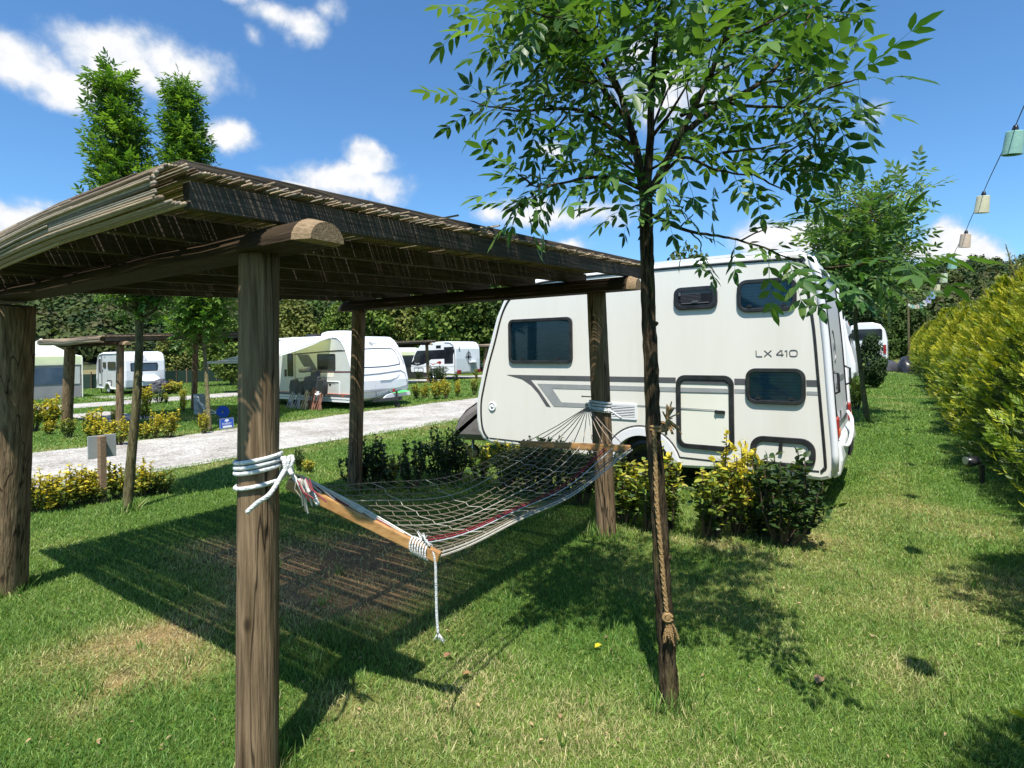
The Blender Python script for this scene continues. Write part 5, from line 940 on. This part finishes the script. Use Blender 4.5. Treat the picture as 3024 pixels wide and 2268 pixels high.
rows(z2, 'euonymus shrubs across the gravel road', [
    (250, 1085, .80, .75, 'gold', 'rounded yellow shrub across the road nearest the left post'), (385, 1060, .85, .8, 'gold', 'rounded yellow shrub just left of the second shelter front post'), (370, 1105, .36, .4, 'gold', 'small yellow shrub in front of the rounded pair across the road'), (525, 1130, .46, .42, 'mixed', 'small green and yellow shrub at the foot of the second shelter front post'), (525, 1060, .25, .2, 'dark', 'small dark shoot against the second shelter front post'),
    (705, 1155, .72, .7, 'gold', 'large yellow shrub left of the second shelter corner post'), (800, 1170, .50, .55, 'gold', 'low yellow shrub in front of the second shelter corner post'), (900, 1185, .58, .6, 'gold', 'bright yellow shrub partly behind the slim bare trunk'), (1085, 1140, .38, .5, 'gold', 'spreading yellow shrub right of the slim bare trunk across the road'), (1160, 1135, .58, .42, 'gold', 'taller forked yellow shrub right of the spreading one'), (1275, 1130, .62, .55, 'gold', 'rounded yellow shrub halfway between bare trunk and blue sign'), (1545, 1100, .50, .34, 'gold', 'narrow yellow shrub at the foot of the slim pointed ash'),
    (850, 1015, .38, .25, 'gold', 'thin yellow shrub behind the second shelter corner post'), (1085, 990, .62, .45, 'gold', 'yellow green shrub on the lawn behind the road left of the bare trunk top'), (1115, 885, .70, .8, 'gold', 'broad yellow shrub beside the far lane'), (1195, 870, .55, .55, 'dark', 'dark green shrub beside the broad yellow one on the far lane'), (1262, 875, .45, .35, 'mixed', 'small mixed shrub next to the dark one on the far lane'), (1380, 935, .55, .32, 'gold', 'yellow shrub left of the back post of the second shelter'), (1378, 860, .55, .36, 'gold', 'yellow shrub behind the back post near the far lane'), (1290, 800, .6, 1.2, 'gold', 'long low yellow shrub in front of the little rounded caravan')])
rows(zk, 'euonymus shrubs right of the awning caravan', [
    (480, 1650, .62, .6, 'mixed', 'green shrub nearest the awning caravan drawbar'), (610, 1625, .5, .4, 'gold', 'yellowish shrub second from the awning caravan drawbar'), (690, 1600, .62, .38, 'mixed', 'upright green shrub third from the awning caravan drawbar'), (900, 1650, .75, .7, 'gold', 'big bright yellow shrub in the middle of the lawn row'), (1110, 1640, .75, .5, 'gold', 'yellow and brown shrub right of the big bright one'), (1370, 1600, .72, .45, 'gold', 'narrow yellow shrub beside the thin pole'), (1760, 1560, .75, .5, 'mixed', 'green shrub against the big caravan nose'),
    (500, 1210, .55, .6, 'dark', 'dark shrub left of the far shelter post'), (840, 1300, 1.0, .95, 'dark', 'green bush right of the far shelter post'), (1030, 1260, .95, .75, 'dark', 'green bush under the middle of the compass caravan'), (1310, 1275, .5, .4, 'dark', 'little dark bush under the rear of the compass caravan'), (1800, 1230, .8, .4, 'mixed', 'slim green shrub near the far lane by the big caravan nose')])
put_shrub(882, 1392, .36, .22, 'dark', 'small dark shrub on the lawn between the two left shelter posts', 'euonymus shrubs on the lawn behind the shelter')
put_shrub(912, 1396, .20, .24, 'gold', 'small yellow shrub beside the dark one on the lawn behind the shelter', 'euonymus shrubs on the lawn behind the shelter')
for (x, y, h, w, k, lab) in [(1048, 1440, .55, .42, 'dark', 'dark shrub just left of the back left shelter post'), (1105, 1440, .66, .5, 'dark', 'dark shrub just right of the back left shelter post'), (1150, 1430, .42, .4, 'mixed', 'low brownish shrub in the shade behind the hammock'), (1222, 1440, .62, .44, 'dark', 'pointed dark shrub behind the hammock left half'), (1300, 1425, .74, .5, 'dark', 'tall dark shrub left of the jockey wheel'), (1350, 1415, .58, .5, 'dark', 'bushy dark shrub touching the drawbar cover'), (1420, 1420, .5, .42, 'mixed', 'green shrub just right of the jockey wheel'), (1490, 1440, .62, .55, 'mixed', 'shaded shrub below the big caravan nose'), (1560, 1450, .66, .55, 'dark', 'shaded dark shrub behind the hammock centre'), (1640, 1470, .72, .55, 'dark', 'shaded dark shrub below the caravan grille'), (1715, 1490, .66, .5, 'dark', 'shaded dark shrub left of the back right shelter post'),
        (1840, 1545, .66, .6, 'mixed', 'leafy shrub just right of the back right shelter post'), (1905, 1560, .76, .62, 'mixed', 'leafy green and yellow shrub behind the dark ash trunk'), (1985, 1565, .60, .5, 'mixed', 'green shrub just right of the dark ash trunk'), (2080, 1580, .70, .62, 'mixed', 'yellow green shrub under the large side hatch'), (2170, 1575, .82, .46, 'gold', 'tallest bright yellow shrub under the big caravan'), (2230, 1570, .55, .42, 'mixed', 'yellow shrub between the brightest and the dark green bush'), (2310, 1600, .74, .62, 'dark', 'large glossy dark green bush at the big caravan rear corner'), (2255, 1590, .22, .4, 'mixed', 'low dry tuft shrub at the foot of the glossy dark bush')]:
    f_ = 1.0 if x < 1800 else 1.12
    put_shrub(x, y, h * f_, w * (1.22 if x < 1800 else 1.42), k, lab, 'euonymus shrubs in front of the big caravan')
put_shrub(2530, 1210, .95, .6, 'gold', 'yellow shrub on the grass path by the round headed ash', 'euonymus shrubs on the grass path')

# ------------------------------------------------------------------ golden cypress hedge row
def cypress_template(seed, gold, leaders):
    r = np.random.default_rng(seed); sv, st, k = [], [], 0
    for i in range(11):
        t = i / 10; a = (.65 if i % 2 else -.65) * (1 - .5 * t); l = .42 * (1 - .55 * t); b = np.array([t * .78, 0, .03 * math.sin(5 * t)]); d = np.array([math.cos(a), math.sin(a), r.normal(0, .25)]); s = np.array([-d[1], d[0], r.normal(0, .3)]); sv += [b, b + d * l * .5 + s * .045, b + d * l, b + d * l * .5 - s * .045]; st += [(k, k + 1, k + 2), (k, k + 2, k + 3)]; k += 4
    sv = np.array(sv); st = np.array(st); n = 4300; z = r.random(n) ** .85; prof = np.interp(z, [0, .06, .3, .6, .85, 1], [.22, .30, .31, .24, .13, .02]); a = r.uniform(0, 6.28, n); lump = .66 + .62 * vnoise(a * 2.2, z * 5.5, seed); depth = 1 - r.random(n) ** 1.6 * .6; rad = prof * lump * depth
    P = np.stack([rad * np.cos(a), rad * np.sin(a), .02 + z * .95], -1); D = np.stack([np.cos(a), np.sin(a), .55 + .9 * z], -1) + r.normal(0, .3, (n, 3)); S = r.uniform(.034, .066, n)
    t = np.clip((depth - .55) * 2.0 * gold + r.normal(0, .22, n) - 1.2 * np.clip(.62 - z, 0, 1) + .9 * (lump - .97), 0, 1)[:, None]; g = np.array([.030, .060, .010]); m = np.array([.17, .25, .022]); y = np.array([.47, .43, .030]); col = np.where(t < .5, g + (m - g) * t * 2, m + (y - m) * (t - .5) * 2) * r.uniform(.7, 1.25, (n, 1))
    parts = [inst(sv, st, P, frames(D, unit(np.array([0, 0, 1.]) + r.normal(0, .8, (n, 3)))), np.repeat(S[:, None], 3, 1), col)]
    root = thing('golden_cypress', 'x', 'conifer', (0, 0, 0)); mb = MB(); mb.tube([(0, 0, 0), (0, 0, .5), (0, 0, .97)], [.03, .02, .004], 8)
    for i in range(leaders):
        aa = r.uniform(0, 6.28); b = np.array([math.cos(aa) * .08, math.sin(aa) * .08, .85]); e = b + np.array([math.cos(aa) * .05, math.sin(aa) * .05, r.uniform(.15, .36)]); mb.tube([b, (b + e) / 2, e], [.006, .004, .002], 5); m2 = 34; tt = r.random(m2); Q = b + (e - b) * tt[:, None]; q = r.uniform(0, 6.28, m2); DD = np.stack([np.cos(q), np.sin(q), 1.0 + 0 * q], -1); parts.append(inst(sv, st, Q, frames(DD, unit(np.array([0, 0, 1.]) + r.normal(0, .8, (m2, 3)))), np.repeat((.05 * (1.2 - tt))[:, None], 3, 1), np.array([.30, .30, .10]) * r.uniform(.8, 1.2, (m2, 1))))
    V, T, cc = merge(parts); np_mesh('crown', V, T, m_fol, cc, root); mb.build('trunk', m_bark2, root, fix=False); return root
CY = [cypress_template(1, 1.0, 0), cypress_template(2, 1.15, 3), cypress_template(3, .85, 2)]
ordn = ['first', 'second', 'third', 'fourth', 'fifth', 'sixth', 'seventh', 'eighth', 'ninth', 'tenth', 'eleventh', 'twelfth', 'thirteenth', 'fourteenth', 'fifteenth', 'sixteenth', 'seventeenth', 'eighteenth', 'nineteenth', 'twentieth', 'twenty-first', 'twenty-second', 'twenty-third', 'twenty-fourth', 'twenty-fifth', 'twenty-sixth', 'twenty-seventh', 'twenty-eighth', 'twenty-ninth', 'thirtieth']
hy = [.9, 2.0, 4.35] + list(np.cumsum([1.15] * 8) + 4.7) + list(np.cumsum([1.6] * 16) + 13.9) + list(np.cumsum([2.2] * 9) + 39.5)
ordn += ['thirty-' + q for q in ordn[:9]]
for i, y in enumerate(hy):
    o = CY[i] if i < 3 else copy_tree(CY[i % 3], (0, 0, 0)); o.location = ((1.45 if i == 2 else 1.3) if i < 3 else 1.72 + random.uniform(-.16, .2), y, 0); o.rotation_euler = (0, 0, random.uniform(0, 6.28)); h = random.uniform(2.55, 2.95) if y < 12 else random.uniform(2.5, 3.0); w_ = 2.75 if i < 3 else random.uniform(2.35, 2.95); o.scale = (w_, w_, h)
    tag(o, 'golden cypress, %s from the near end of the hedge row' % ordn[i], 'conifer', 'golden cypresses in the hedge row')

# ------------------------------------------------------------------ lamp string over the hedge
LP = [(2993, 423), (2901, 604), (2850, 711), (2813, 778), (2787, 821), (2767, 852), (2753, 872), (2742, 886), (2730.5, 895.5), (2721, 902), (2712, 904.5), (2704, 906), (2696.5, 906), (2690, 904), (2684.5, 900.5)]
LC = ['mint', 'cream', 'rose', 'mint', 'sage', 'cream', 'blue', 'lilac', 'white', 'mint', 'rose', 'cream', 'mint', 'sage', 'white']
SH_C = {'mint': (.33, .56, .48), 'cream': (.70, .66, .46), 'rose': (.70, .55, .42), 'sage': (.60, .68, .48), 'blue': (.28, .45, .68), 'lilac': (.50, .48, .68), 'white': (.76, .76, .70)}
m_sh = {k: shade_mat('%s_shade' % k, v) for k, v in SH_C.items()}
pts = [at_x(x, y, .80) for x, y in LP]; d0 = pts[0] - pts[1]; lamps = [pts[0] + d0 * 2 * 1.0 + np.array([0, 0, .02]), pts[0] + d0 + np.array([0, 0, .01])] + pts; lcol = ['cream', 'lilac'] + LC
def lamp(p, cname, i):
    h = .09; root = thing('pendant_lamp', '%s pendant lamp, %s from the near end of the light string' % (cname, ordn[i]), 'lamp', p, 'pastel pendant lamps on the light string'); tl = Vector((.10, -.08, 1)).normalized()
    mb = MB(); mb.lathe(p, [(0, h * .98), (.055, h), (.058, h * .95), (.067, -h), (.064, -h), (.056, h * .92), (0, h * .9)], 26, tl); mb.build('shade', m_sh[cname], root, smooth=False)
    mb = MB(); mb.lathe(p, [(0, h + .055), (.014, h + .05), (.02, h + .03), (.026, h), (.02, h - .04), (.03, h - .06), (.03, h - .09), (0, h - .11)], 12, tl); mb.build('socket', m_rub, root, smooth=True)
for i, (p, cn) in enumerate(zip(lamps, lcol)): lamp(p, cn, i)
cab = [p + np.array([.010, -.008, .13]) for p in lamps]; full = []
for i in range(len(cab) - 1):
    for t in np.linspace(0, 1, 7)[:-1]: full.append(cab[i] * (1 - t) + cab[i + 1] * t + np.array([-.02 * 4 * t * (1 - t), 0, -.035 * 4 * t * (1 - t)]))
full.append(cab[-1]); full = [np.array([.85, -1.2, 3.4])] + full
mb = MB(); mb.tube(full, .0036, 6); ca = mb.build('light_cable', m_cable, None, smooth=True); tag(ca, 'thin dark cable strung above the hedge carrying pastel lamps', 'cable', None)
pe = full[-1] + np.array([-.05, .4, 0]); mb = MB(); mb.tube([(pe[0], pe[1], 0), (pe[0], pe[1], pe[2] + .5)], .07, 10); tag(mb.build('wooden_pole', m_bark2), 'dark wooden pole at the far end of the lamp string', 'pole')

# ------------------------------------------------------------------ small things
def board():
    b = at_ground(*zn(1075, 912)); root = thing('sign_board', 'blank grey board seen from behind on a brown wooden post among yellow shrubs', 'sign', b); mb = MB(); mb.beam(b, b + np.array([0, 0, .74]), .085, .06, (0, 1, 0)); bevel(mb.build('post', m_tan, root), .004); mb = MB(); mb.box(b + np.array([-.05, .02, .62]), (.018, .27, .25)); bevel(mb.build('panel', m_board, root), .003)
board()
def blue_sign():
    b = at_ground(490 * K, 934 * K); root = thing('sign', 'small blue sign with white tree emblem on wire legs by the road', 'sign', b); zc = at_x(668, 1250, b[0])[2]; mb = MB(); mb.box((b[0], b[1], zc), (.012, .30, .215)); p = mb.build('panel', m_blue, root); X = b[0] + .0065; mb = MB(); mb.ring([(X, b[1] + u, zc + v) for u, v in rrect(.29, .205, .008)], [(X, b[1] + u, zc + v) for u, v in rrect(.27, .185, .008)], (.002, 0, 0)); mb.build('border', m_decal2, p)
    mb = MB(); mb.prism([(X, b[1] + u, zc + .055 + .7 * v) for u, v in ((-.05, -.02), (-.04, .015), (-.015, .045), (.015, .045), (.04, .015), (.05, -.02), (.012, -.015), (.010, -.045), (-.010, -.045), (-.012, -.015))], (.002, 0, 0)); mb.build('emblem', m_signw, p); text('lettering', 'FOREST', .058, (X + .002, b[1], zc - .012), SXX, m_signw, p); mb = MB(); mb.box((X, b[1] + .01, zc - .068), (.004, .19, .04)); q = mb.build('plate', m_signw, p)
    mb = MB()
    for s in (-.02, .02): mb.tube([(b[0], b[1] + s, 0), (b[0], b[1] + s, zc - .10)], .005, 6)
    mb.build('legs', m_chrome, root)
blue_sign()
def tap():
    b = at_ground(2900, 1428); root = thing('garden_spotlight', 'black garden spotlight on a short post beside the hedge', 'spotlight', b); mb = MB(); mb.tube([b, b + np.array([0, 0, .22])], .028, 10); mb.build('post', m_rub, root); mb = MB(); h = b + np.array([0, 0, .27]); mb.lathe(h - fr * .04, [(0, 0), (.045, 0), (.055, -.06), (.058, -.13), (.05, -.14), (0, -.13)], 14, fr + np.array([0, 0, .15])); mb.build('head', m_rub, root, smooth=True); mb = MB(); mb.lathe(h - fr * .185, [(0, 0), (.045, 0), (.045, -.008), (0, -.008)], 14, fr); mb.build('lens', m_chrome, root)
tap()
def service():
    b = at_ground(*z2(1505, 955)); root = thing('service_post', 'grey service post with white hoses behind the slim pointed ash', 'service post', b); mb = MB(); mb.box(b + np.array([0, 0, .28]), (.22, .22, .56)); bevel(mb.build('box', m_board, root), .02); mb = MB(); mb.tube(catmull(np.array([b + np.array(q) for q in ((.12, -.1, .5), (.25, -.1, .3), (.3, .1, .05), (.4, .5, .02))]), 5), .018, 6); mb.tube(catmull(np.array([b + np.array(q) for q in ((.12, -.15, .45), (.2, .0, .25), (.3, .3, .03))]), 5), .018, 6); mb.build('hose', m_gloss, root)
    b2 = at_ground(660, 1233); root = thing('hose_reel', 'blue hose reel lying behind the slim pointed ash', 'hose reel', b2); mb = MB(); mb.lathe(b2 + np.array([-.03, 0, .15]), [(.03, -.04), (.15, -.05), (.15, -.03), (.09, -.03), (.09, .03), (.15, .03), (.15, .05), (.03, .04)], 16, (1, -.4, 0)); mb.build('drum', m_blue, root)
service()
def mound(name, label, c, sx, sy, h, mat, seed, cat):
    r = random.Random(seed); root = thing(name, label, cat, c); mb = MB(); n, k = 12, 22; vs = []
    for i in range(n):
        t = i / (n - 1); ph = t * math.pi / 2
        for j in range(k): a = 2 * math.pi * j / k; q = math.cos(ph) ** .55 * (1 + .06 * math.sin(3 * a + seed) + r.uniform(-.03, .03)); vs.append((c[0] + sx * q * math.cos(a), c[1] + sy * q * math.sin(a), h * (math.sin(ph) * (1 - .25 * math.cos(a))) + .02))
    mb.add(vs, [(i * k + j, i * k + (j + 1) % k, (i + 1) * k + (j + 1) % k, (i + 1) * k + j) for i in range(n - 1) for j in range(k)]); mb.build('fabric', mat, root, smooth=True)
mound('fabric_cover', 'long low grey fabric cover on the grass path in front of the campervan', (-.75, 42.5, 0), 1.0, 1.5, .85, m_bcover, 1, 'cover'); mound('fabric_cover', 'black fabric covered hump against the hedge far down the path', (.62, 40.5, 0), .6, .9, .75, m_rub, 2, 'cover')
# fallen leaves
def litter():
    n = 260; px = rng.uniform(40, 2950, n); py = rng.uniform(1500, 2250, n); P = np.array([at_ground(a, b) for a, b in zip(px, py)]) + np.array([0, 0, .022]); D = np.stack([np.cos(px), np.sin(px), rng.uniform(-.2, .3, n)], -1); col = np.array([.34, .23, .13]) * rng.uniform(.5, 1.6, (n, 1)); L_ = rng.uniform(.010, .026, n)
    V, T, cc = inst(LF * np.array([1, .5, 2]), LT, P, frames(D, unit(np.array([0, 0, 1.]) + rng.normal(0, .4, (n, 3)))), np.repeat(L_[:, None], 3, 1), col); tag(np_mesh('leaf_litter', V, T, m_fol, cc), 'tiny dead leaf scraps scattered over the lawn', 'leaf litter', kind='stuff')
litter()
for i, (x, y, c, l, lab) in enumerate([(2412, 2035, (.36, .22, .12), .075, 'pale brown curled leaf lying on the lawn right of the ash trunk'), (1310, 1957, (.34, .17, .10), .05, 'reddish fallen leaf on the lawn below the hammock shadow tip'), (1392, 2003, (.40, .23, .11), .05, 'tan fallen leaf on the lawn right of the reddish one'), (1757, 1928, (.62, .50, .03), .05, 'bright yellow fallen leaf in the ash shade'), (1655, 2140, (.38, .24, .14), .03, 'small brown leaf in the pale grass left of the trunk')]):
    p = at_ground(x, y) + np.array([0, 0, .028]); a = random.uniform(0, 6.28); V, T, cc = inst(LF * np.array([1, .7, 2.2]), LT, p[None], frames(np.array([[math.cos(a), math.sin(a), .25]]), np.array([0, 0, 1.])), np.array([[l, l, l]]), np.array([c])); tag(np_mesh('fallen_leaf', V, T, m_fol, cc), lab, 'leaf', 'fallen leaves on the lawn')

# ------------------------------------------------------------------ fence, far trees, hills
def fence():
    a = at_ground(60, 1158); b = at_ground(270, 1150); c = at_ground(521, 1134); d = at_ground(640, 1128); P = [a, b, c, d, d + (d - c) * 1.5]; root = thing('fence', 'low dark green mesh fence behind the tent and little caravan', 'fence', b); mb = MB()
    for p, q in zip(P[:-1], P[1:]):
        p = np.array([p[0], p[1], 0]); q = np.array([q[0], q[1], 0]); mb.beam(p + np.array([0, 0, .40]), q + np.array([0, 0, .40]), .01, .70)
        for t in np.linspace(0, 1, 5): e = p + (q - p) * t; f = MB(); f.tube([e, e + np.array([0, 0, .85])], .03, 6); f.build('post', m_tan, root)
    mb.build('mesh_panel', m_mesh, root)
fence()
def blob_tree(seed, cols, lobes=16, n=5600, leaf=.036, tall=1.):
    r = np.random.default_rng(seed); c = []; 
    for i in range(lobes): z = r.uniform(.12, .84); a = r.uniform(0, 6.28); q = r.uniform(.05, .28) * math.sin(math.pi * min(1, z * .9 + .12)); c.append((q * math.cos(a), q * math.sin(a), z, r.uniform(.11, .20)))
    c = np.array(c); k = r.integers(0, lobes, n); d = unit(r.normal(0, 1, (n, 3))); P = c[k, :3] + d * c[k, 3:4] * (r.random((n, 1)) ** .35) * np.array([1, 1, tall]); P[:, 2] = np.maximum(P[:, 2], .03)
    tone = r.uniform(.7, 1.25, (lobes, 1))[k]; t = r.random((n, 1)); col = (np.array(cols[0]) * (1 - t) + np.array(cols[1]) * t) * tone * r.uniform(.75, 1.25, (n, 1))
    q = np.array([[0, -.5, 0], [.6, -.35, .1], [1, .1, -.1], [.5, .5, .12], [0, .3, 0]]) - np.array([.5, 0, 0]); tt = np.array([[0, 1, 2], [0, 2, 3], [0, 3, 4]]); S = leaf * r.uniform(.6, 1.3, n); M = frames(r.normal(0, 1, (n, 3)) + d * .4, unit(d + r.normal(0, .5, (n, 3)) + np.array([0, 0, .5])))
    V, T, cc = inst(q, tt, P, M, np.repeat(S[:, None], 3, 1), col); root = thing('tree', 'x', 'tree', (0, 0, 0)); np_mesh('crown', V, T, m_far, cc, root); mb = MB(); mb.tube([(0, 0, 0), (.01, 0, .3), (0, .01, .7)], [.025, .018, .006], 7)
    for i in range(5): e = c[i % lobes, :3]; mb.tube([(0, 0, .25), tuple(e * np.array([.5, .5, .8])), tuple(e)], [.012, .008, .004], 5)
    mb.build('trunk', m_bark2, root, fix=False); return root
FT = [blob_tree(1, ((.035, .060, .015), (.075, .115, .03))), blob_tree(2, ((.06, .095, .018), (.14, .18, .04))), blob_tree(3, ((.022, .042, .018), (.05, .08, .03))), blob_tree(4, ((.085, .10, .025), (.17, .17, .05)), tall=1.2), blob_tree(5, ((.04, .055, .02), (.10, .12, .045)), 12, 2000, .04, 1.5)]
TL = [(600, 60, 6.5, 0, 'dark green tree far behind the awning, left end of the tree belt'), (645, 52, 6.4, 3, 'olive tree over the awning'), (690, 58, 7.6, 0, 'mid green tree right of the olive one over the awning caravan'), (725, 50, 6.2, 1, 'bright green tree over the roof dome'), (765, 56, 7.4, 2, 'dark tree behind the back left shelter post'), (805, 47, 6.2, 1, 'fresh green tree just right of the back left shelter post'), (840, 53, 7.6, 2, 'blue green tree over the covered caravan window'), (885, 49, 7.4, 3, 'yellowish tree over the gap between two caravans'), (925, 54, 8.2, 1, 'broad light green tree behind the compass caravan'), (965, 47, 7.3, 0, 'leafy green tree over the compass caravan roof'), (1005, 45, 7.6, 1, 'tall light green tree right of the compass caravan'), (1045, 50, 8.6, 2, 'dark tree just left of the big caravan nose'), (1085, 46, 8.4, 0, 'green tree half hidden by the big caravan nose'),
      (500, 30, 3.6, 1, 'light green leafy tree behind the awning pole'), (520, 24, 2.6, 1, 'small bright tree with thin trunk beside the blue sign'), (365, 33, 2.7, 3, 'ivy green bush at the right end of the little caravan'), (395, 70, 6.2, 0, 'dark tree behind the second shelter roof'), (430, 64, 7.4, 1, 'green tree behind the slim pointed ash'), (330, 80, 8.2, 2, 'dark tree above the little rounded caravan'), (270, 82, 8.6, 0, 'green tree above the second shelter corner'), (200, 84, 8.2, 2, 'dark tree above the pavilion tent'), (130, 86, 9.0, 0, 'green tree behind the pavilion tent peak'), (60, 84, 8.6, 2, 'dark tree behind the left shelter post'), (555, 66, 8.2, 2, 'dark tree behind the near front post'),
      (1490, 44, 9.8, 4, 'feathery tree top showing above the big caravan roof'), (1880, 62, 6.6, 1, 'light green tree far down the path behind the campervan'), (1910, 66, 6.4, 0, 'green tree at the end of the grass path'), (1940, 70, 7.0, 2, 'dark tree at the far end of the lamp string'), (1965, 64, 6.8, 0, 'green tree just past the wooden pole'), (1850, 58, 7.2, 2, 'dark tree behind the round headed ash'), (1905, 44, 3.2, 0, 'low green tree beside the campervan')]
for i, (px, Z, h, k, lab) in enumerate(TL):
    p = at_d(px * K, 1035, Z); p[2] = 0; o = FT[k] if k not in used else copy_tree(FT[k], (0, 0, 0)); used[k] = 1; o.location = p; o.rotation_euler = (0, 0, random.uniform(0, 6.28)); w = h * random.uniform(.95, 1.25) * (.8 if k == 4 else 1); o.scale = (w, w, h * 1.04); tag(o, lab, 'tree', 'trees of the belt behind the campsite')
p = at_ground(1885 * K, 838 * K); o = copy_tree(FT[2], p, 1.0, (1.5, 1.5, 2.3)); tag(o, 'slim dark conifer shaped young tree on the grass path beyond the ash', 'tree', 'trees of the belt behind the campsite')
def hills():
    A = np.linspace(YAW + R(62), YAW - R(50), 90); RR = np.concatenate([np.linspace(84, 260, 30), [320, 420]]); a, q = np.meshgrid(A, RR, indexing='ij'); rel = a - YAW
    peak = 21 + 5 * np.sin(rel * 3.1 + .6) + 4 * fbm(rel * 6 + 9, 0 * rel, 3) + 5 * np.exp(-((rel + .66) / .16) ** 2); h = peak * np.clip((q - 84) / 125, 0, 1) ** 1.1 * (1 + .25 * (fbm(a * 16, q * .03, 8) - .5)); X, Y = -np.sin(a) * q, np.cos(a) * q
    n, m = a.shape; I = np.arange(n * m).reshape(n, m); T = np.stack([I[:-1, :-1], I[1:, :-1], I[1:, 1:], I[:-1, 1:]], -1).reshape(-1, 4); V = np.stack([X, Y, h - .1], -1).reshape(-1, 3); tag(np_mesh('hills', V, T, MAT('hill_undergrowth', (.03, .045, .015), (.06, .07, .03), .2, rough=.95)), kind='structure')
    r = np.random.default_rng(2); nt, nl = 2300, 190; ta = r.uniform(A[-1], A[0], nt); tq = 86 + 165 * r.random(nt) ** 1.25; rl = ta - YAW; pk = 21 + 5 * np.sin(rl * 3.1 + .6) + 4 * fbm(rl * 6 + 9, 0 * rl, 3) + 5 * np.exp(-((rl + .66) / .16) ** 2); th = pk * np.clip((tq - 84) / 125, 0, 1) ** 1.1 * (1 + .25 * (fbm(ta * 16, tq * .03, 8) - .5))
    base = np.stack([-np.sin(ta) * tq, np.cos(ta) * tq, th], -1); rad = r.uniform(1.6, 3.4, nt); hh = r.uniform(3, 6.5, nt); d = unit(r.normal(0, 1, (nt, nl, 3))); d[..., 2] = abs(d[..., 2]) * 1.2 - .2; P = base[:, None] + d * np.stack([rad, rad, hh * .62], -1)[:, None] * r.uniform(.75, 1.05, (nt, nl, 1)) + np.array([0, 0, 1.2]) * 1.0
    pal = np.array([(.030, .050, .016), (.045, .065, .020), (.060, .075, .025), (.060, .075, .028), (.075, .072, .034), (.024, .042, .020)]); col = pal[r.integers(0, 6, nt)][:, None] * r.uniform(.65, 1.35, (nt, nl, 1)); P = P.reshape(-1, 3); D = d.reshape(-1, 3); N = len(P)
    qv = np.array([[-.5, -.5, 0], [.5, -.4, .1], [.6, .4, -.1], [-.3, .5, .1]]); tt = np.array([[0, 1, 2], [0, 2, 3]]); M = frames(np.cross(D, r.normal(0, 1, (N, 3))), unit(D + r.normal(0, .45, (N, 3)))); V, T, cc = inst(qv, tt, P, M, np.repeat(r.uniform(.3, .75, N)[:, None], 3, 1), col.reshape(-1, 3))
    tag(np_mesh('hillside_forest', V, T, m_far, cc), 'dense mixed forest covering the hills behind the campsite', 'forest', kind='stuff')
hills()
